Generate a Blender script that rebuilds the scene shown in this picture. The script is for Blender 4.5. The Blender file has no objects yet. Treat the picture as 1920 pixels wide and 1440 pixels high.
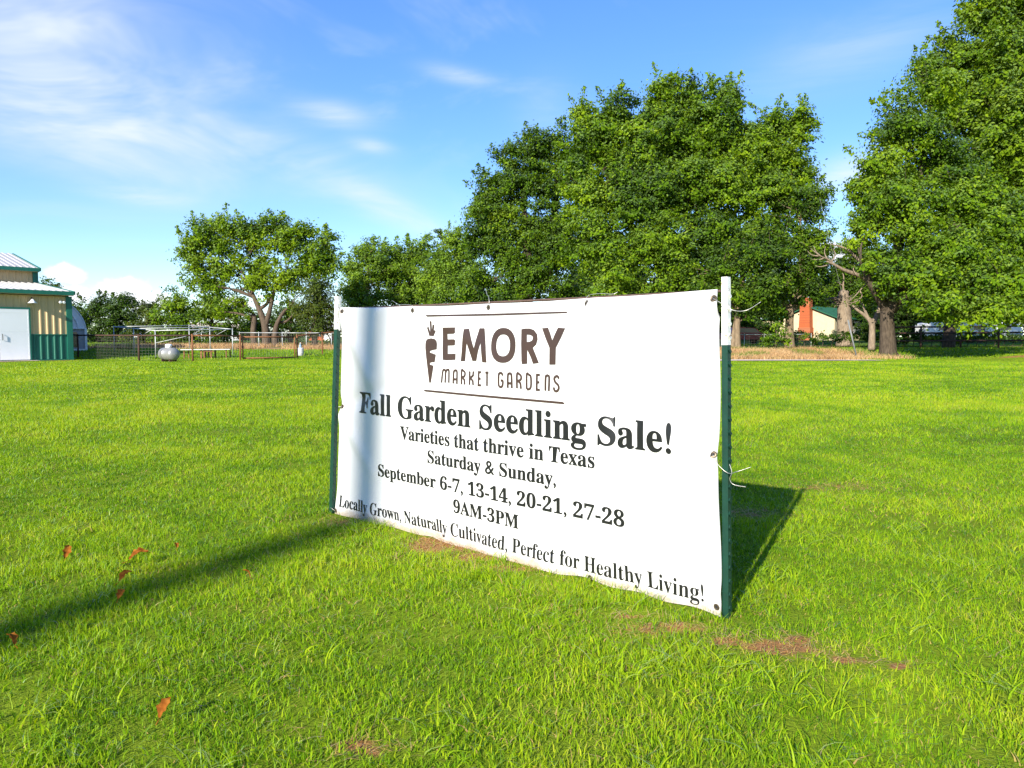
import bpy, bmesh, math, random
import numpy as np
from mathutils import Vector, Matrix

C = bpy.context.scene
COL = C.collection
R = math.radians

# ------------------------------------------------------------------ camera
FPX, HOR, CAMZ = 1420.0, 635.0, 1.07          # focal length in photo pixels, horizon row, eye height
PITCH = math.atan((720 - HOR) / FPX)
cd = bpy.data.cameras.new('camera')
cam = bpy.data.objects.new('camera', cd)
COL.objects.link(cam)
cd.sensor_width = 36.0
cd.lens = 36.0 * FPX / 1920.0
cd.clip_start, cd.clip_end = 0.05, 3000.0
cam.location = (0, 0, CAMZ)
cam.rotation_euler = (R(90) - PITCH, 0, 0)
C.camera = cam

# ------------------------------------------------------------------ light
SUN_DIR = Vector((-0.458, -0.889, 0.464)).normalized()     # towards the sun
SUN_EL = math.asin(SUN_DIR.z)
SUN_AZ = math.atan2(SUN_DIR.x, SUN_DIR.y)
C.view_settings.view_transform = 'Standard'
C.view_settings.look = 'None'
C.view_settings.gamma = 1.0
C.view_settings.exposure = 1.1
ld = bpy.data.lights.new('sun', 'SUN')
ld.energy, ld.angle, ld.color = 4.8, R(0.5), (1.0, 0.93, 0.80)
sun = bpy.data.objects.new('sun', ld)
COL.objects.link(sun)
sun.rotation_euler = SUN_DIR.to_track_quat('Z', 'Y').to_euler()

W = bpy.data.worlds.new('World')
C.world = W
W.use_nodes = True
wt = W.node_tree
wt.nodes.clear()


class NT:
    """tiny node-graph writer"""
    def __init__(self, tree): self.t = tree
    def n(self, typ, **kw):
        nd = self.t.nodes.new(typ)
        ins = kw.pop('ins', {})
        for k, v in kw.items(): setattr(nd, k, v)
        for k, v in ins.items(): self.put(nd.inputs[k], v)
        return nd
    def put(self, sock, v):
        if isinstance(v, bpy.types.NodeSocket): self.t.links.new(v, sock)
        elif isinstance(v, bpy.types.Node): self.t.links.new(v.outputs[0], sock)
        else: sock.default_value = v
    def m(self, op, a, b=0.0, c=None, clamp=False):
        nd = self.n('ShaderNodeMath', operation=op, use_clamp=clamp)
        self.put(nd.inputs[0], a); self.put(nd.inputs[1], b)
        if c is not None: self.put(nd.inputs[2], c)
        return nd.outputs[0]
    def ss(self, x, a, b, lo=0.0, hi=1.0):
        nd = self.n('ShaderNodeMapRange', interpolation_type='SMOOTHSTEP')
        for i, v in enumerate((x, a, b, lo, hi)): self.put(nd.inputs[i], v)
        return nd.outputs[0]
    def mix(self, f, a, b, typ='MIX'):
        nd = self.n('ShaderNodeMix', data_type='RGBA', blend_type=typ)
        self.put(nd.inputs[0], f); self.put(nd.inputs[6], a); self.put(nd.inputs[7], b)
        return nd.outputs[2]
    def noise(self, vec, scale, detail=3.0, rough=0.55, dist=0.0):
        nd = self.n('ShaderNodeTexNoise')
        self.put(nd.inputs['Vector'], vec); nd.inputs['Scale'].default_value = scale
        nd.inputs['Detail'].default_value = detail; nd.inputs['Roughness'].default_value = rough
        nd.inputs['Distortion'].default_value = dist
        return nd.outputs[0]
    def ramp(self, x, stops):
        nd = self.n('ShaderNodeValToRGB')
        cr = nd.color_ramp
        while len(cr.elements) < len(stops): cr.elements.new(0.5)
        for e, (p, c) in zip(cr.elements, stops):
            e.position = p; e.color = (*c, 1) if len(c) == 3 else c
        self.put(nd.inputs[0], x)
        return nd.outputs[0]


def build_sky():
    N = NT(wt)
    sky = N.n('ShaderNodeTexSky', sky_type='NISHITA', sun_disc=False)
    sky.sun_elevation = SUN_EL
    sky.sun_rotation = SUN_AZ % (2 * math.pi)
    sky.altitude = 200; sky.air_density = 1.0; sky.dust_density = 0.1; sky.ozone_density = 5.0
    gm = N.n('ShaderNodeGamma', ins={0: sky.outputs[0], 1: .78})
    hs = N.n('ShaderNodeHueSaturation', ins={'Hue': .516, 'Saturation': SKY_SAT, 'Value': 1.12, 'Color': gm})
    tc = N.n('ShaderNodeTexCoord').outputs['Generated']
    sp = N.n('ShaderNodeSeparateXYZ', ins={0: tc})
    az = N.m('MULTIPLY', N.m('ARCTAN2', sp.outputs[0], sp.outputs[1]), 180 / math.pi)
    el = N.m('MULTIPLY', N.m('ARCSINE', sp.outputs[2]), 180 / math.pi)
    co = N.n('ShaderNodeCombineXYZ', ins={0: az, 1: el, 2: 0.0}).outputs[0]
    # thin wisps, stretched and turned
    def wisps(rot, sx, sy, scale, detail, dist):
        mp = N.n('ShaderNodeMapping')
        N.put(mp.inputs['Vector'], co)
        mp.inputs['Rotation'].default_value = (0, 0, R(rot)); mp.inputs['Scale'].default_value = (sx, sy, 1)
        return N.noise(mp.outputs[0], scale, detail, 0.6, dist)
    w1 = wisps(10, .05, .13, 1.0, 4, 1.6)
    w2 = wisps(24, .06, .32, 1.0, 6, .8)
    puff = N.noise(co, .55, 6, .6, .3)
    def spot(a0, e0, ra, re, rot=0.0):
        da = N.m('SUBTRACT', az, a0); de = N.m('SUBTRACT', el, e0)
        c, s = math.cos(R(rot)), math.sin(R(rot))
        u = N.m('ADD', N.m('MULTIPLY', da, c / ra), N.m('MULTIPLY', de, s / ra))
        v = N.m('ADD', N.m('MULTIPLY', da, -s / re), N.m('MULTIPLY', de, c / re))
        r2 = N.m('ADD', N.m('MULTIPLY', u, u), N.m('MULTIPLY', v, v))
        return N.m('POWER', 2.718, N.m('MULTIPLY', r2, -1.0))
    dens = None
    for (a0, e0, ra, re, rot, amp, w) in SKY_SPOTS:
        wv = {1: w1, 2: w2}[w]
        t = N.m('MULTIPLY', spot(a0, e0, ra, re, rot), N.ss(wv, .22, .72, .15 * amp, amp))
        dens = t if dens is None else N.m('ADD', dens, t)
    base = N.m('MULTIPLY', N.ss(w1, .5, .85), .22)
    dens = N.m('ADD', dens, base)
    cum = None
    for (a0, e0, ra, re) in SKY_PUFFS:
        t = spot(a0, e0, ra, re)
        cum = t if cum is None else N.m('MAXIMUM', cum, t)
    cumd = N.ss(N.m('ADD', cum, N.m('MULTIPLY', N.m('SUBTRACT', puff, .5), 1.3)), .42, .78, 0, .95)
    col = N.mix(N.m('MINIMUM', dens, .85), hs.outputs[0], CLOUD_COL)
    col = N.mix(cumd, col, (3.9, 4.0, 4.15, 1))
    bg = N.n('ShaderNodeBackground', ins={0: col, 1: SKY_STRENGTH})
    out = N.n('ShaderNodeOutputWorld', ins={0: bg.outputs[0]})


SKY_STRENGTH = 0.15
SKY_SAT = 1.28
CLOUD_COL = (2.9, 3.15, 3.5, 1)
# azimuth, elevation, half sizes in degrees, turn, strength, wisp pattern
SKY_SPOTS = [(-31, 20, 9, 7, -10, .70, 1), (-27, 14, 9, 2.2, -6, .6, 1), (-28, 11.5, 7, 1.2, -5, .5, 2),
             (-12.8, 15.8, 2.6, .75, -4, .8, 2), (-3.8, 18.7, 2.3, .55, -8, .65, 2), (-10.3, 13.8, 1.5, .5, -8, .7, 2),
             (-9.0, 9.4, 5.2, 1.0, -24, .8, 1), (-15, 12.5, 9, 2.4, -18, .35, 1), (23.5, 11.0, 2.6, 1.2, 14, .8, 2),
             (-26, 9.5, 3, .6, -3, .6, 2), (24, 19, 6, 2, 10, .3, 2), (2.5, 16.5, 2.2, 2, 0, .2, 2)]
SKY_PUFFS = [(-27.0, 3.3, 2.3, 1.1), (-30.2, 4.2, 1.5, .8), (-31.5, 2.7, 4.0, 1.0), (-25.5, 2.6, 2.4, .9), (-20.5, 2.4, 2.2, .7), (23, 6, 3, 1.0)]

build_sky()

# ------------------------------------------------------------------ helpers
def at(px, py, y):
    """world point seen at a photo pixel, at world distance y"""
    a = (px - 960) / FPX; b = (720 - py) / FPX
    dy = math.cos(PITCH) + b * math.sin(PITCH); dz = -math.sin(PITCH) + b * math.cos(PITCH)
    t = y / dy
    return Vector((a * t, y, CAMZ + dz * t))


def sstep(t):
    t = np.clip(t, 0, 1)
    return t * t * (3 - 2 * t)


def gz(x, y):
    """height of the ground"""
    x = np.asarray(x, float); y = np.asarray(y, float)
    z = .42 * sstep((y - 39.2) / 8.5) + .45 * sstep((y - 47) / 45.0) + 1.2 * sstep((y - 110) / 300)
    z = z + .05 * np.sin(x * .21 + 1) * np.sin(y * .17) * sstep((y - 8) / 10) * (1 - sstep((np.abs(x) - 60) / 60))
    z = z + .55 * np.exp(-((x - 27) / 3.2) ** 2 - ((y - 38) / 3.5) ** 2) * .6
    return z


def gzf(x, y): return float(gz(x, y))


_lat = np.random.default_rng(99).random((256, 256))
def vnoise(x, y, s, seed=0):
    """value noise 0..1"""
    x = np.asarray(x) / s + 37.3 * seed + 1000; y = np.asarray(y) / s + 17.9 * seed + 1000
    i = np.floor(x).astype(int); j = np.floor(y).astype(int)
    u = x - i; v = y - j; u = u * u * (3 - 2 * u); v = v * v * (3 - 2 * v)
    g = lambda a, b: _lat[a & 255, b & 255]
    return (g(i, j) * (1 - u) + g(i + 1, j) * u) * (1 - v) + (g(i, j + 1) * (1 - u) + g(i + 1, j + 1) * u) * v


def np_mesh(name, V, F, mat, tone=None, smooth=False):
    V = np.ascontiguousarray(V, np.float32); F = np.ascontiguousarray(F, np.int32)
    me = bpy.data.meshes.new(name)
    n, k = F.shape
    me.vertices.add(len(V)); me.vertices.foreach_set('co', V.ravel())
    me.loops.add(n * k); me.loops.foreach_set('vertex_index', F.ravel())
    me.polygons.add(n)
    me.polygons.foreach_set('loop_start', np.arange(0, n * k, k, dtype=np.int32))
    if tone is not None:
        a = me.attributes.new('tone', 'FLOAT', 'POINT'); a.data.foreach_set('value', np.ascontiguousarray(tone, np.float32))
    me.update(calc_edges=True)
    if smooth: me.polygons.foreach_set('use_smooth', np.ones(n, bool))
    me.materials.append(mat)
    return me


def link(name, me, parent=None):
    o = bpy.data.objects.new(name, me)
    COL.objects.link(o)
    if parent is not None: o.parent = parent
    return o


def tag(o, label=None, cat=None, group=None, kind=None):
    if label: o['label'] = label
    if cat: o['category'] = cat
    if group: o['group'] = group
    if kind: o['kind'] = kind
    return o


def thing(name, loc, label, cat, rz=0.0, group=None):
    o = link(name, None)
    o.location = loc; o.rotation_euler = (0, 0, rz)
    return tag(o, label, cat, group)


class MB:
    """collects shapes into one mesh object"""
    def __init__(self): self.b = bmesh.new()
    def poly(self, pts):
        return self.b.faces.new([self.b.verts.new(p) for p in pts])
    def hexa(self, p):       # 8 corners: bottom 4 (ccw), top 4
        v = [self.b.verts.new(q) for q in p]
        for f in ((3, 2, 1, 0), (4, 5, 6, 7), (0, 1, 5, 4), (1, 2, 6, 5), (2, 3, 7, 6), (3, 0, 4, 7)):
            self.b.faces.new([v[i] for i in f])
        return self
    def box(self, x0, x1, y0, y1, z0, z1):
        return self.hexa([(x0, y0, z0), (x1, y0, z0), (x1, y1, z0), (x0, y1, z0), (x0, y0, z1), (x1, y0, z1), (x1, y1, z1), (x0, y1, z1)])
    def bar(self, a, b, w, h, up=(0, 0, 1)):
        a, b = Vector(a), Vector(b); d = (b - a).normalized(); up = Vector(up)
        if abs(d.dot(up)) > .98: up = Vector((0, 1, 0))
        s = d.cross(up).normalized() * w / 2; u = s.cross(d).normalized() * h / 2
        return self.hexa([a - s - u, a + s - u, b + s - u, b - s - u, a - s + u, a + s + u, b + s + u, b - s + u])
    def tube(self, pts, rad, n=8, cap=True):
        pts = [Vector(p) for p in pts]
        if not hasattr(rad, '__len__'): rad = [rad] * len(pts)
        rings = []; ref = None
        for i, p in enumerate(pts):
            d = (pts[min(i + 1, len(pts) - 1)] - pts[max(i - 1, 0)]).normalized()
            if ref is None:
                ref = Vector((1, 0, 0)) if abs(d.x) < .8 else Vector((0, 1, 0))
            s = (ref - d * ref.dot(d)).normalized(); t = d.cross(s); ref = s
            rings.append([self.b.verts.new(p + (s * math.cos(2 * math.pi * k / n) + t * math.sin(2 * math.pi * k / n)) * rad[i]) for k in range(n)])
        for a, b in zip(rings, rings[1:]):
            for k in range(n):
                f = self.b.faces.new((a[k], a[(k + 1) % n], b[(k + 1) % n], b[k])); f.smooth = True
        if cap:
            self.b.faces.new(rings[0][::-1]); self.b.faces.new(rings[-1])
        return self
    def lathe(self, prof, n=24, M=Matrix()):
        rings = []
        for r, z in prof:
            rings.append([self.b.verts.new(M @ Vector((r * math.cos(2 * math.pi * k / n), r * math.sin(2 * math.pi * k / n), z))) for k in range(n)])
        for a, b in zip(rings, rings[1:]):
            for k in range(n):
                f = self.b.faces.new((a[k], a[(k + 1) % n], b[(k + 1) % n], b[k])); f.smooth = True
        self.b.faces.new(rings[0][::-1]); self.b.faces.new(rings[-1])
        return self
    def prism(self, outline, a, b):     # outline in 2-D, extruded between functions a(p), b(p)
        v0 = [self.b.verts.new(a(p)) for p in outline]; v1 = [self.b.verts.new(b(p)) for p in outline]
        n = len(outline)
        self.b.faces.new(v0[::-1]); self.b.faces.new(v1)
        for i in range(n): self.b.faces.new((v0[i], v0[(i + 1) % n], v1[(i + 1) % n], v1[i]))
        return self
    def build(self, name, mat, parent=None, bevel=0.0):
        bmesh.ops.recalc_face_normals(self.b, faces=self.b.faces[:])
        if bevel:
            bmesh.ops.bevel(self.b, geom=[e for e in self.b.edges if e.is_manifold and e.calc_face_angle(0) > .5], offset=bevel, segments=2, affect='EDGES', clamp_overlap=True)
        me = bpy.data.meshes.new(name); self.b.to_mesh(me); self.b.free()
        me.materials.append(mat)
        return link(name, me, parent)


# ------------------------------------------------------------------ materials
def newmat(name):
    m = bpy.data.materials.new(name); m.use_nodes = True
    m.node_tree.nodes.clear()
    return m, NT(m.node_tree)


def finish(N, shader, bump=None):
    N.n('ShaderNodeOutputMaterial', ins={0: shader})


def surf(name, col, rough=.6, metal=0.0, var=.12, scale=6.0, bump=0.0, bscale=40.0, dirt=None, dirt_amt=.4, spec=.4, stretch=None):
    """plain surface with mottled colour, optional patches of dirt or rust, small bumps"""
    m, N = newmat(name)
    co = N.n('ShaderNodeTexCoord').outputs['Object']
    if stretch:
        mp = N.n('ShaderNodeMapping'); N.put(mp.inputs[0], co); mp.inputs['Scale'].default_value = stretch; co = mp.outputs[0]
    n1 = N.noise(co, scale, 4)
    lo = tuple(c * (1 - var) for c in col); hi = tuple(min(1, c * (1 + var)) for c in col)
    c = N.ramp(n1, [(.3, lo), (.7, hi)])
    if dirt:
        n2 = N.noise(co, scale * 2.3, 6, .65)
        c = N.mix(N.ss(n2, .62 - dirt_amt * .3, .72, 0, .85), c, (*dirt, 1))
    b = N.n('ShaderNodeBsdfPrincipled', ins={'Base Color': c, 'Roughness': rough, 'Metallic': metal, 'Specular IOR Level': spec})
    if bump:
        n3 = N.noise(co, bscale, 4, .6)
        bp = N.n('ShaderNodeBump', ins={'Strength': bump, 'Distance': .02, 'Height': n3})
        N.put(b.inputs['Normal'], bp)
    finish(N, b)
    return m


def leafy(name, stops, trans=.42, rough=.6, gloss=.02, attr='tone'):
    m, N = newmat(name)
    a = N.n('ShaderNodeAttribute', attribute_name=attr)
    c = N.ramp(a.outputs['Fac'], stops)
    d = N.n('ShaderNodeBsdfDiffuse', ins={'Color': c})
    warm = N.n('ShaderNodeHueSaturation', ins={'Hue': .485, 'Saturation': 1.1, 'Value': 1.25, 'Color': c})
    t = N.n('ShaderNodeBsdfTranslucent', ins={'Color': warm})
    s = N.n('ShaderNodeMixShader', ins={0: trans, 1: d, 2: t})
    g = N.n('ShaderNodeBsdfGlossy', ins={'Color': (1, 1, 1, 1), 'Roughness': rough})
    fr = N.n('ShaderNodeLayerWeight', ins={'Blend': .25})
    f = N.m('MULTIPLY', fr.outputs['Fresnel'], gloss * 3, clamp=True)
    s2 = N.n('ShaderNodeMixShader', ins={0: f, 1: s, 2: g})
    finish(N, s2)
    return m


M = {}
M['grass'] = leafy('grass blades', [(0.0, (.055, .15, .007)), (.30, (.160, .315, .009)), (.55, (.275, .435, .011)), (.80, (.41, .50, .018)), (.88, (.44, .37, .09)), (1.0, (.56, .36, .16))], .48, .45, .05)
M['straw'] = leafy('dry grass', [(0, (.33, .19, .08)), (.5, (.50, .32, .15)), (.8, (.60, .42, .22)), (1, (.15, .22, .03))], .25, .6, .03)
M['leaf_mid'] = leafy('mid green leaves', [(0, (.018, .050, .005)), (.5, (.080, .160, .008)), (1, (.20, .30, .011))])
M['leaf_bright'] = leafy('bright green leaves', [(0, (.024, .064, .005)), (.5, (.108, .205, .008)), (1, (.25, .36, .012))])
M['leaf_dark'] = leafy('dark green leaves', [(0, (.014, .040, .006)), (.5, (.042, .092, .008)), (1, (.10, .165, .012))])
M['leaf_olive'] = leafy('olive leaves', [(0, (.030, .055, .008)), (.5, (.075, .115, .012)), (1, (.16, .17, .02))])
M['leaf_pale'] = leafy('pale green leaves', [(0, (.045, .10, .010)), (.5, (.13, .23, .016)), (1, (.24, .36, .025))])


def bark_mat(name, a, b):
    m, N = newmat(name)
    co = N.n('ShaderNodeTexCoord').outputs['Object']
    mp = N.n('ShaderNodeMapping'); N.put(mp.inputs[0], co); mp.inputs['Scale'].default_value = (11, 11, 2.2)
    n = N.noise(mp.outputs[0], 1.5, 6, .65)
    c = N.ramp(n, [(.3, a), (.7, b)])
    bs = N.n('ShaderNodeBsdfPrincipled', ins={'Base Color': c, 'Roughness': .9, 'Specular IOR Level': .15})
    bp = N.n('ShaderNodeBump', ins={'Strength': .8, 'Distance': .05, 'Height': n}); N.put(bs.inputs['Normal'], bp)
    finish(N, bs)
    return m


M['bark'] = bark_mat('grey brown bark', (.030, .023, .017), (.115, .088, .062))
M['bark_pale'] = bark_mat('pale bark', (.10, .072, .045), (.27, .20, .13))
M['bark_mid'] = bark_mat('mid brown bark', (.045, .033, .024), (.14, .105, .074))
M['bark_dead'] = bark_mat('bleached dead wood', (.12, .09, .064), (.32, .25, .18))


def ground_mat():
    m, N = newmat('lawn soil')
    co = N.n('ShaderNodeNewGeometry').outputs['Position']
    sp = N.n('ShaderNodeSeparateXYZ', ins={0: co})
    n1 = N.noise(co, .45, 4); n2 = N.noise(co, 9.0, 6, .7); n3 = N.noise(co, 60, 4, .7)
    mixed = N.m('ADD', N.m('MULTIPLY', n1, .4), N.m('ADD', N.m('MULTIPLY', n2, .4), N.m('MULTIPLY', n3, .2)))
    green = N.ramp(mixed, [(.3, (.085, .13, .009)), (.5, (.16, .23, .013)), (.7, (.24, .31, .020))])
    soil = N.ramp(n3, [(.25, (.21, .095, .036)), (.75, (.44, .23, .095))])
    def ell(cx, cy, rx, ry, k):
        u = N.m('DIVIDE', N.m('SUBTRACT', sp.outputs[0], cx), rx); v = N.m('DIVIDE', N.m('SUBTRACT', sp.outputs[1], cy), ry)
        return N.m('MULTIPLY', N.m('POWER', 2.718, N.m('MULTIPLY', N.m('ADD', N.m('MULTIPLY', u, u), N.m('MULTIPLY', v, v)), -1.0)), k)
    bare = None
    for (cx, cy, rx, ry, k) in BARE:
        e = ell(cx, cy, rx, ry, k)
        bare = e if bare is None else N.m('MAXIMUM', bare, e)
    bare = N.ss(N.m('ADD', bare, N.m('MULTIPLY', N.m('SUBTRACT', n2, .5), 1.6)), .34, .62)
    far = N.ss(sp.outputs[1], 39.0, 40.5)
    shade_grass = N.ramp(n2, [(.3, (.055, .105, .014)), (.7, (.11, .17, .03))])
    tanv = N.ramp(n2, [(.3, (.26, .15, .07)), (.7, (.44, .28, .13))])
    right = N.ss(sp.outputs[0], 1.0, 2.5)
    band_r = N.m('MULTIPLY', N.m('MULTIPLY', far, N.ss(sp.outputs[1], 47.5, 46.0)), N.m('MULTIPLY', right, N.ss(sp.outputs[0], 21.0, 18.5)))
    band_l = N.m('MULTIPLY', N.m('MULTIPLY', N.ss(sp.outputs[1], 45.5, 47.5), N.ss(sp.outputs[1], 60, 56)), N.ss(sp.outputs[0], -9.0, -11.0))
    band_l = N.m('MULTIPLY', band_l, N.ss(n1, .35, .5))
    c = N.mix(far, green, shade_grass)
    c = N.mix(N.m('MAXIMUM', band_r, band_l), c, tanv)
    c = N.mix(bare, c, soil)
    b = N.n('ShaderNodeBsdfPrincipled', ins={'Base Color': c, 'Roughness': 1.0, 'Specular IOR Level': .05})
    bp = N.n('ShaderNodeBump', ins={'Strength': .7, 'Distance': .03, 'Height': n3}); N.put(b.inputs['Normal'], bp)
    finish(N, b)
    return m


# bare or straw-covered patches of the lawn: x, y, half sizes, strength
BARE = [(-.38, 3.86, .20, .22, .95), (-.15, 3.66, .20, .10, .85), (.60, 2.74, .20, .08, .85), (.92, 2.57, .15, .08, .9), (1.12, 2.47, .10, .05, .75), (.76, 2.62, .08, .05, .8), (1.02, 2.64, .07, .04, .8), (1.27, 2.42, .06, .035, .7), (.45, 2.86, .08, .04, .7),
        (-.98, 4.34, .14, .12, .7), (-.39, 1.92, .10, .06, .7), (1.45, 4.6, .25, .15, .55), (.02, 3.46, .25, .07, .6), (2.3, 5.4, .5, .2, .45), (-22.6, 37.0, 2.4, .5, .9), (-25.0, 34.6, 2.2, .6, .9), (25.2, 37.2, 1.6, .8, .8)]
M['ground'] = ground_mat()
M['concrete'] = surf('pale concrete', (.62, .50, .40), .95, spec=.03, var=.15, scale=2.0, bump=.3, dirt=(.28, .20, .13), dirt_amt=.3)


def vinyl_mat():
    m, N = newmat('white vinyl')
    co = N.n('ShaderNodeTexCoord').outputs['Object']
    z = N.n('ShaderNodeSeparateXYZ', ins={0: co}).outputs[2]
    n1 = N.noise(co, 5, 5, .65); n2 = N.noise(co, 38, 5, .7)
    low = N.m('ADD', N.ss(z, .10, -.01), N.m('MULTIPLY', N.m('SUBTRACT', N.m('ADD', N.m('MULTIPLY', n1, .6), N.m('MULTIPLY', n2, .4)), .5), 2.2))
    c = N.mix(N.ss(low, .40, 1.0, 0, .75), (.60, .60, .60, 1), (.33, .24, .16, 1))
    b = N.n('ShaderNodeBsdfPrincipled', ins={'Base Color': c, 'Roughness': .38, 'Specular IOR Level': .45})
    finish(N, b)
    return m


M['vinyl'] = vinyl_mat()
M['ink'] = surf('black print', (.011, .011, .012), .36, var=.15, scale=8, spec=.5)
M['brown_ink'] = surf('brown print', (.046, .026, .020), .36, var=.12, scale=8, spec=.5)
M['brass'] = surf('dull brass', (.16, .12, .08), .45, metal=.8, var=.3, scale=60)
M['wire'] = surf('galvanised wire', (.50, .48, .44), .4, metal=.8, var=.2, scale=80)
M['post_green'] = surf('green post paint', (.005, .036, .023), .45, var=.2, scale=14, bump=.1, dirt=(.02, .045, .035), dirt_amt=.2)
M['post_white'] = surf('white post paint', (.78, .77, .72), .5, var=.06, scale=20, dirt=(.24, .12, .05), dirt_amt=.28, bump=.08)
M['rail_brown'] = surf('brown rope', (.09, .055, .040), .7, var=.25, scale=40)
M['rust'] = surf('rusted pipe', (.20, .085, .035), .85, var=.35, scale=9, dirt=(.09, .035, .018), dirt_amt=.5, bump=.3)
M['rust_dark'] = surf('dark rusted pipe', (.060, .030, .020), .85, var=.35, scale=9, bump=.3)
M['galv'] = surf('galvanised steel', (.42, .44, .44), .5, metal=.4, var=.12, scale=12)
M['white_metal'] = surf('white painted metal', (.78, .79, .80), .45, var=.04, scale=5, dirt=(.5, .46, .40), dirt_amt=.1)
M['fence_wire'] = surf('dull fence wire', (.20, .19, .17), .7, metal=.3, var=.2, scale=40)
M['tank'] = surf('silver tank paint', (.28, .28, .27), .36, metal=.35, var=.06, scale=5, dirt=(.35, .25, .17), dirt_amt=.15)
M['tan'] = surf('tan wall panel', (.52, .38, .20), .5, var=.05, scale=1.5, stretch=(3, 3, .5), dirt=(.38, .27, .15), dirt_amt=.05)
M['barn_green'] = surf('green wall panel', (.012, .125, .085), .42, var=.10, scale=2.0, stretch=(3, 3, .6))
M['roof_white'] = surf('galvalume roof panel', (.44, .43, .42), .5, metal=.2, var=.05, scale=1.0)
M['door_white'] = surf('white door panel', (.74, .76, .80), .45, var=.03, scale=1.2)
M['dark'] = surf('dark interior', (.02, .02, .02), .9)
M['cream'] = surf('cream wall', (.50, .42, .27), .8, var=.07, scale=3)
M['roof_green'] = surf('green roof metal', (.028, .115, .062), .75, var=.15, scale=2, spec=.1)
M['glass'] = surf('window glass', (.03, .035, .04), .08, var=.2, scale=1, spec=.6)
M['cover'] = surf('white plastic cover', (.74, .74, .76), .5, var=.05, scale=2)
M['grey_wall'] = surf('grey wall', (.36, .36, .37), .8, var=.1, scale=2)
M['tan_roof'] = surf('tan roof', (.52, .44, .34), .8, var=.12, scale=2)
M['red_paint'] = surf('red car paint', (.35, .02, .02), .25, var=.05, scale=2, spec=.6)
M['white_paint'] = surf('white car paint', (.75, .75, .75), .3, var=.03, scale=2, spec=.6)
M['barrel'] = surf('dull white plastic', (.46, .46, .45), .5, var=.08, scale=6)
M['tyre'] = surf('tyre rubber', (.02, .02, .02), .85)
M['blue_plastic'] = surf('pale blue plastic', (.22, .32, .42), .35, var=.05, scale=4)
M['grey_plastic'] = surf('grey plastic tube', (.15, .16, .16), .5, var=.1, scale=9)
M['pole_wood'] = bark_mat('weathered pole wood', (.10, .075, .05), (.22, .17, .12))


def brick_mat():
    m, N = newmat('orange brick')
    co = N.n('ShaderNodeTexCoord').outputs['Object']
    mp = N.n('ShaderNodeMapping'); N.put(mp.inputs[0], co); mp.inputs['Rotation'].default_value = (R(90), 0, 0)
    br = N.n('ShaderNodeTexBrick', ins={'Scale': 4.0, 'Color1': (.38, .085, .016, 1), 'Color2': (.29, .055, .014, 1), 'Mortar': (.30, .13, .06, 1), 'Mortar Size': .012})
    N.put(br.inputs['Vector'], mp.outputs[0])
    n = N.noise(co, 7, 4)
    c = N.mix(N.ss(n, .4, .8, 0, .35), br.outputs[0], (.30, .09, .04, 1))
    finish(N, N.n('ShaderNodeBsdfPrincipled', ins={'Base Color': c, 'Roughness': .85}))
    return m


M['brick'] = brick_mat()


def dead_leaf_mat():
    m, N = newmat('dry fallen leaf')
    co = N.n('ShaderNodeTexCoord').outputs['Object']
    c = N.ramp(N.noise(co, 45, 4), [(.3, (.12, .035, .010)), (.5, (.28, .090, .016)), (.7, (.42, .17, .03))])
    d = N.n('ShaderNodeBsdfDiffuse', ins={'Color': c}); t = N.n('ShaderNodeBsdfTranslucent', ins={'Color': c})
    finish(N, N.n('ShaderNodeMixShader', ins={0: .3, 1: d, 2: t}))
    return m


M['dead_leaf'] = dead_leaf_mat()

# ------------------------------------------------------------------ the ground
def build_ground():
    xs = np.concatenate([np.linspace(-900, -80, 14), np.arange(-76, 77, 2.0), np.linspace(80, 900, 14)])
    ys = np.concatenate([np.linspace(-300, -20, 8), np.arange(-16, 34, 2.0), np.arange(34, 64, .5), np.arange(64, 120, 4.0), np.linspace(120, 1500, 18)])
    X, Y = np.meshgrid(xs, ys)
    V = np.stack([X, Y, gz(X, Y)], -1).reshape(-1, 3)
    nx, ny = len(xs), len(ys)
    i, j = np.meshgrid(np.arange(nx - 1), np.arange(ny - 1))
    a = (j * nx + i).ravel()
    F = np.stack([a, a + 1, a + nx + 1, a + nx], -1)
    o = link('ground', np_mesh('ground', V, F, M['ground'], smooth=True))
    tag(o, kind='structure')


build_ground()


def sheet(name, outline_fn, mat, nx=40, ny=6, lift=.012):
    """a strip laid on the ground: outline_fn(s, t) -> x, y"""
    s, t = np.meshgrid(np.linspace(0, 1, nx), np.linspace(0, 1, ny))
    X, Y = outline_fn(s, t)
    V = np.stack([X, Y, gz(X, Y) + lift], -1).reshape(-1, 3)
    i, j = np.meshgrid(np.arange(nx - 1), np.arange(ny - 1)); a = (j * nx + i).ravel()
    o = link(name, np_mesh(name, V, np.stack([a, a + 1, a + nx + 1, a + nx], -1), mat, smooth=True))
    return tag(o, kind='structure')


sheet('path', lambda s, t: (2.0 + 16.0 * s, 35.8 + .5 * s + 3.3 * t * (1 - .45 * s)), M['concrete'], lift=.03)

# ------------------------------------------------------------------ the banner on its two posts
PR = Vector((0.8106, 2.8404, 0)); PL = Vector((-1.1049, 4.6278, 0))
BD = (PR - PL).normalized(); BN = Vector((BD.y, -BD.x, 0))        # along the banner, towards the viewer
if BN.y > 0: BN = -BN


def seg_d(u, v, a, b):
    ax, ay = a; bx, by = b; dx, dy = bx - ax, by - ay
    t = np.clip(((u - ax) * dx + (v - ay) * dy) / (dx * dx + dy * dy), 0, 1)
    return np.hypot(u - ax - t * dx, v - ay - t * dy), t


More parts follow.
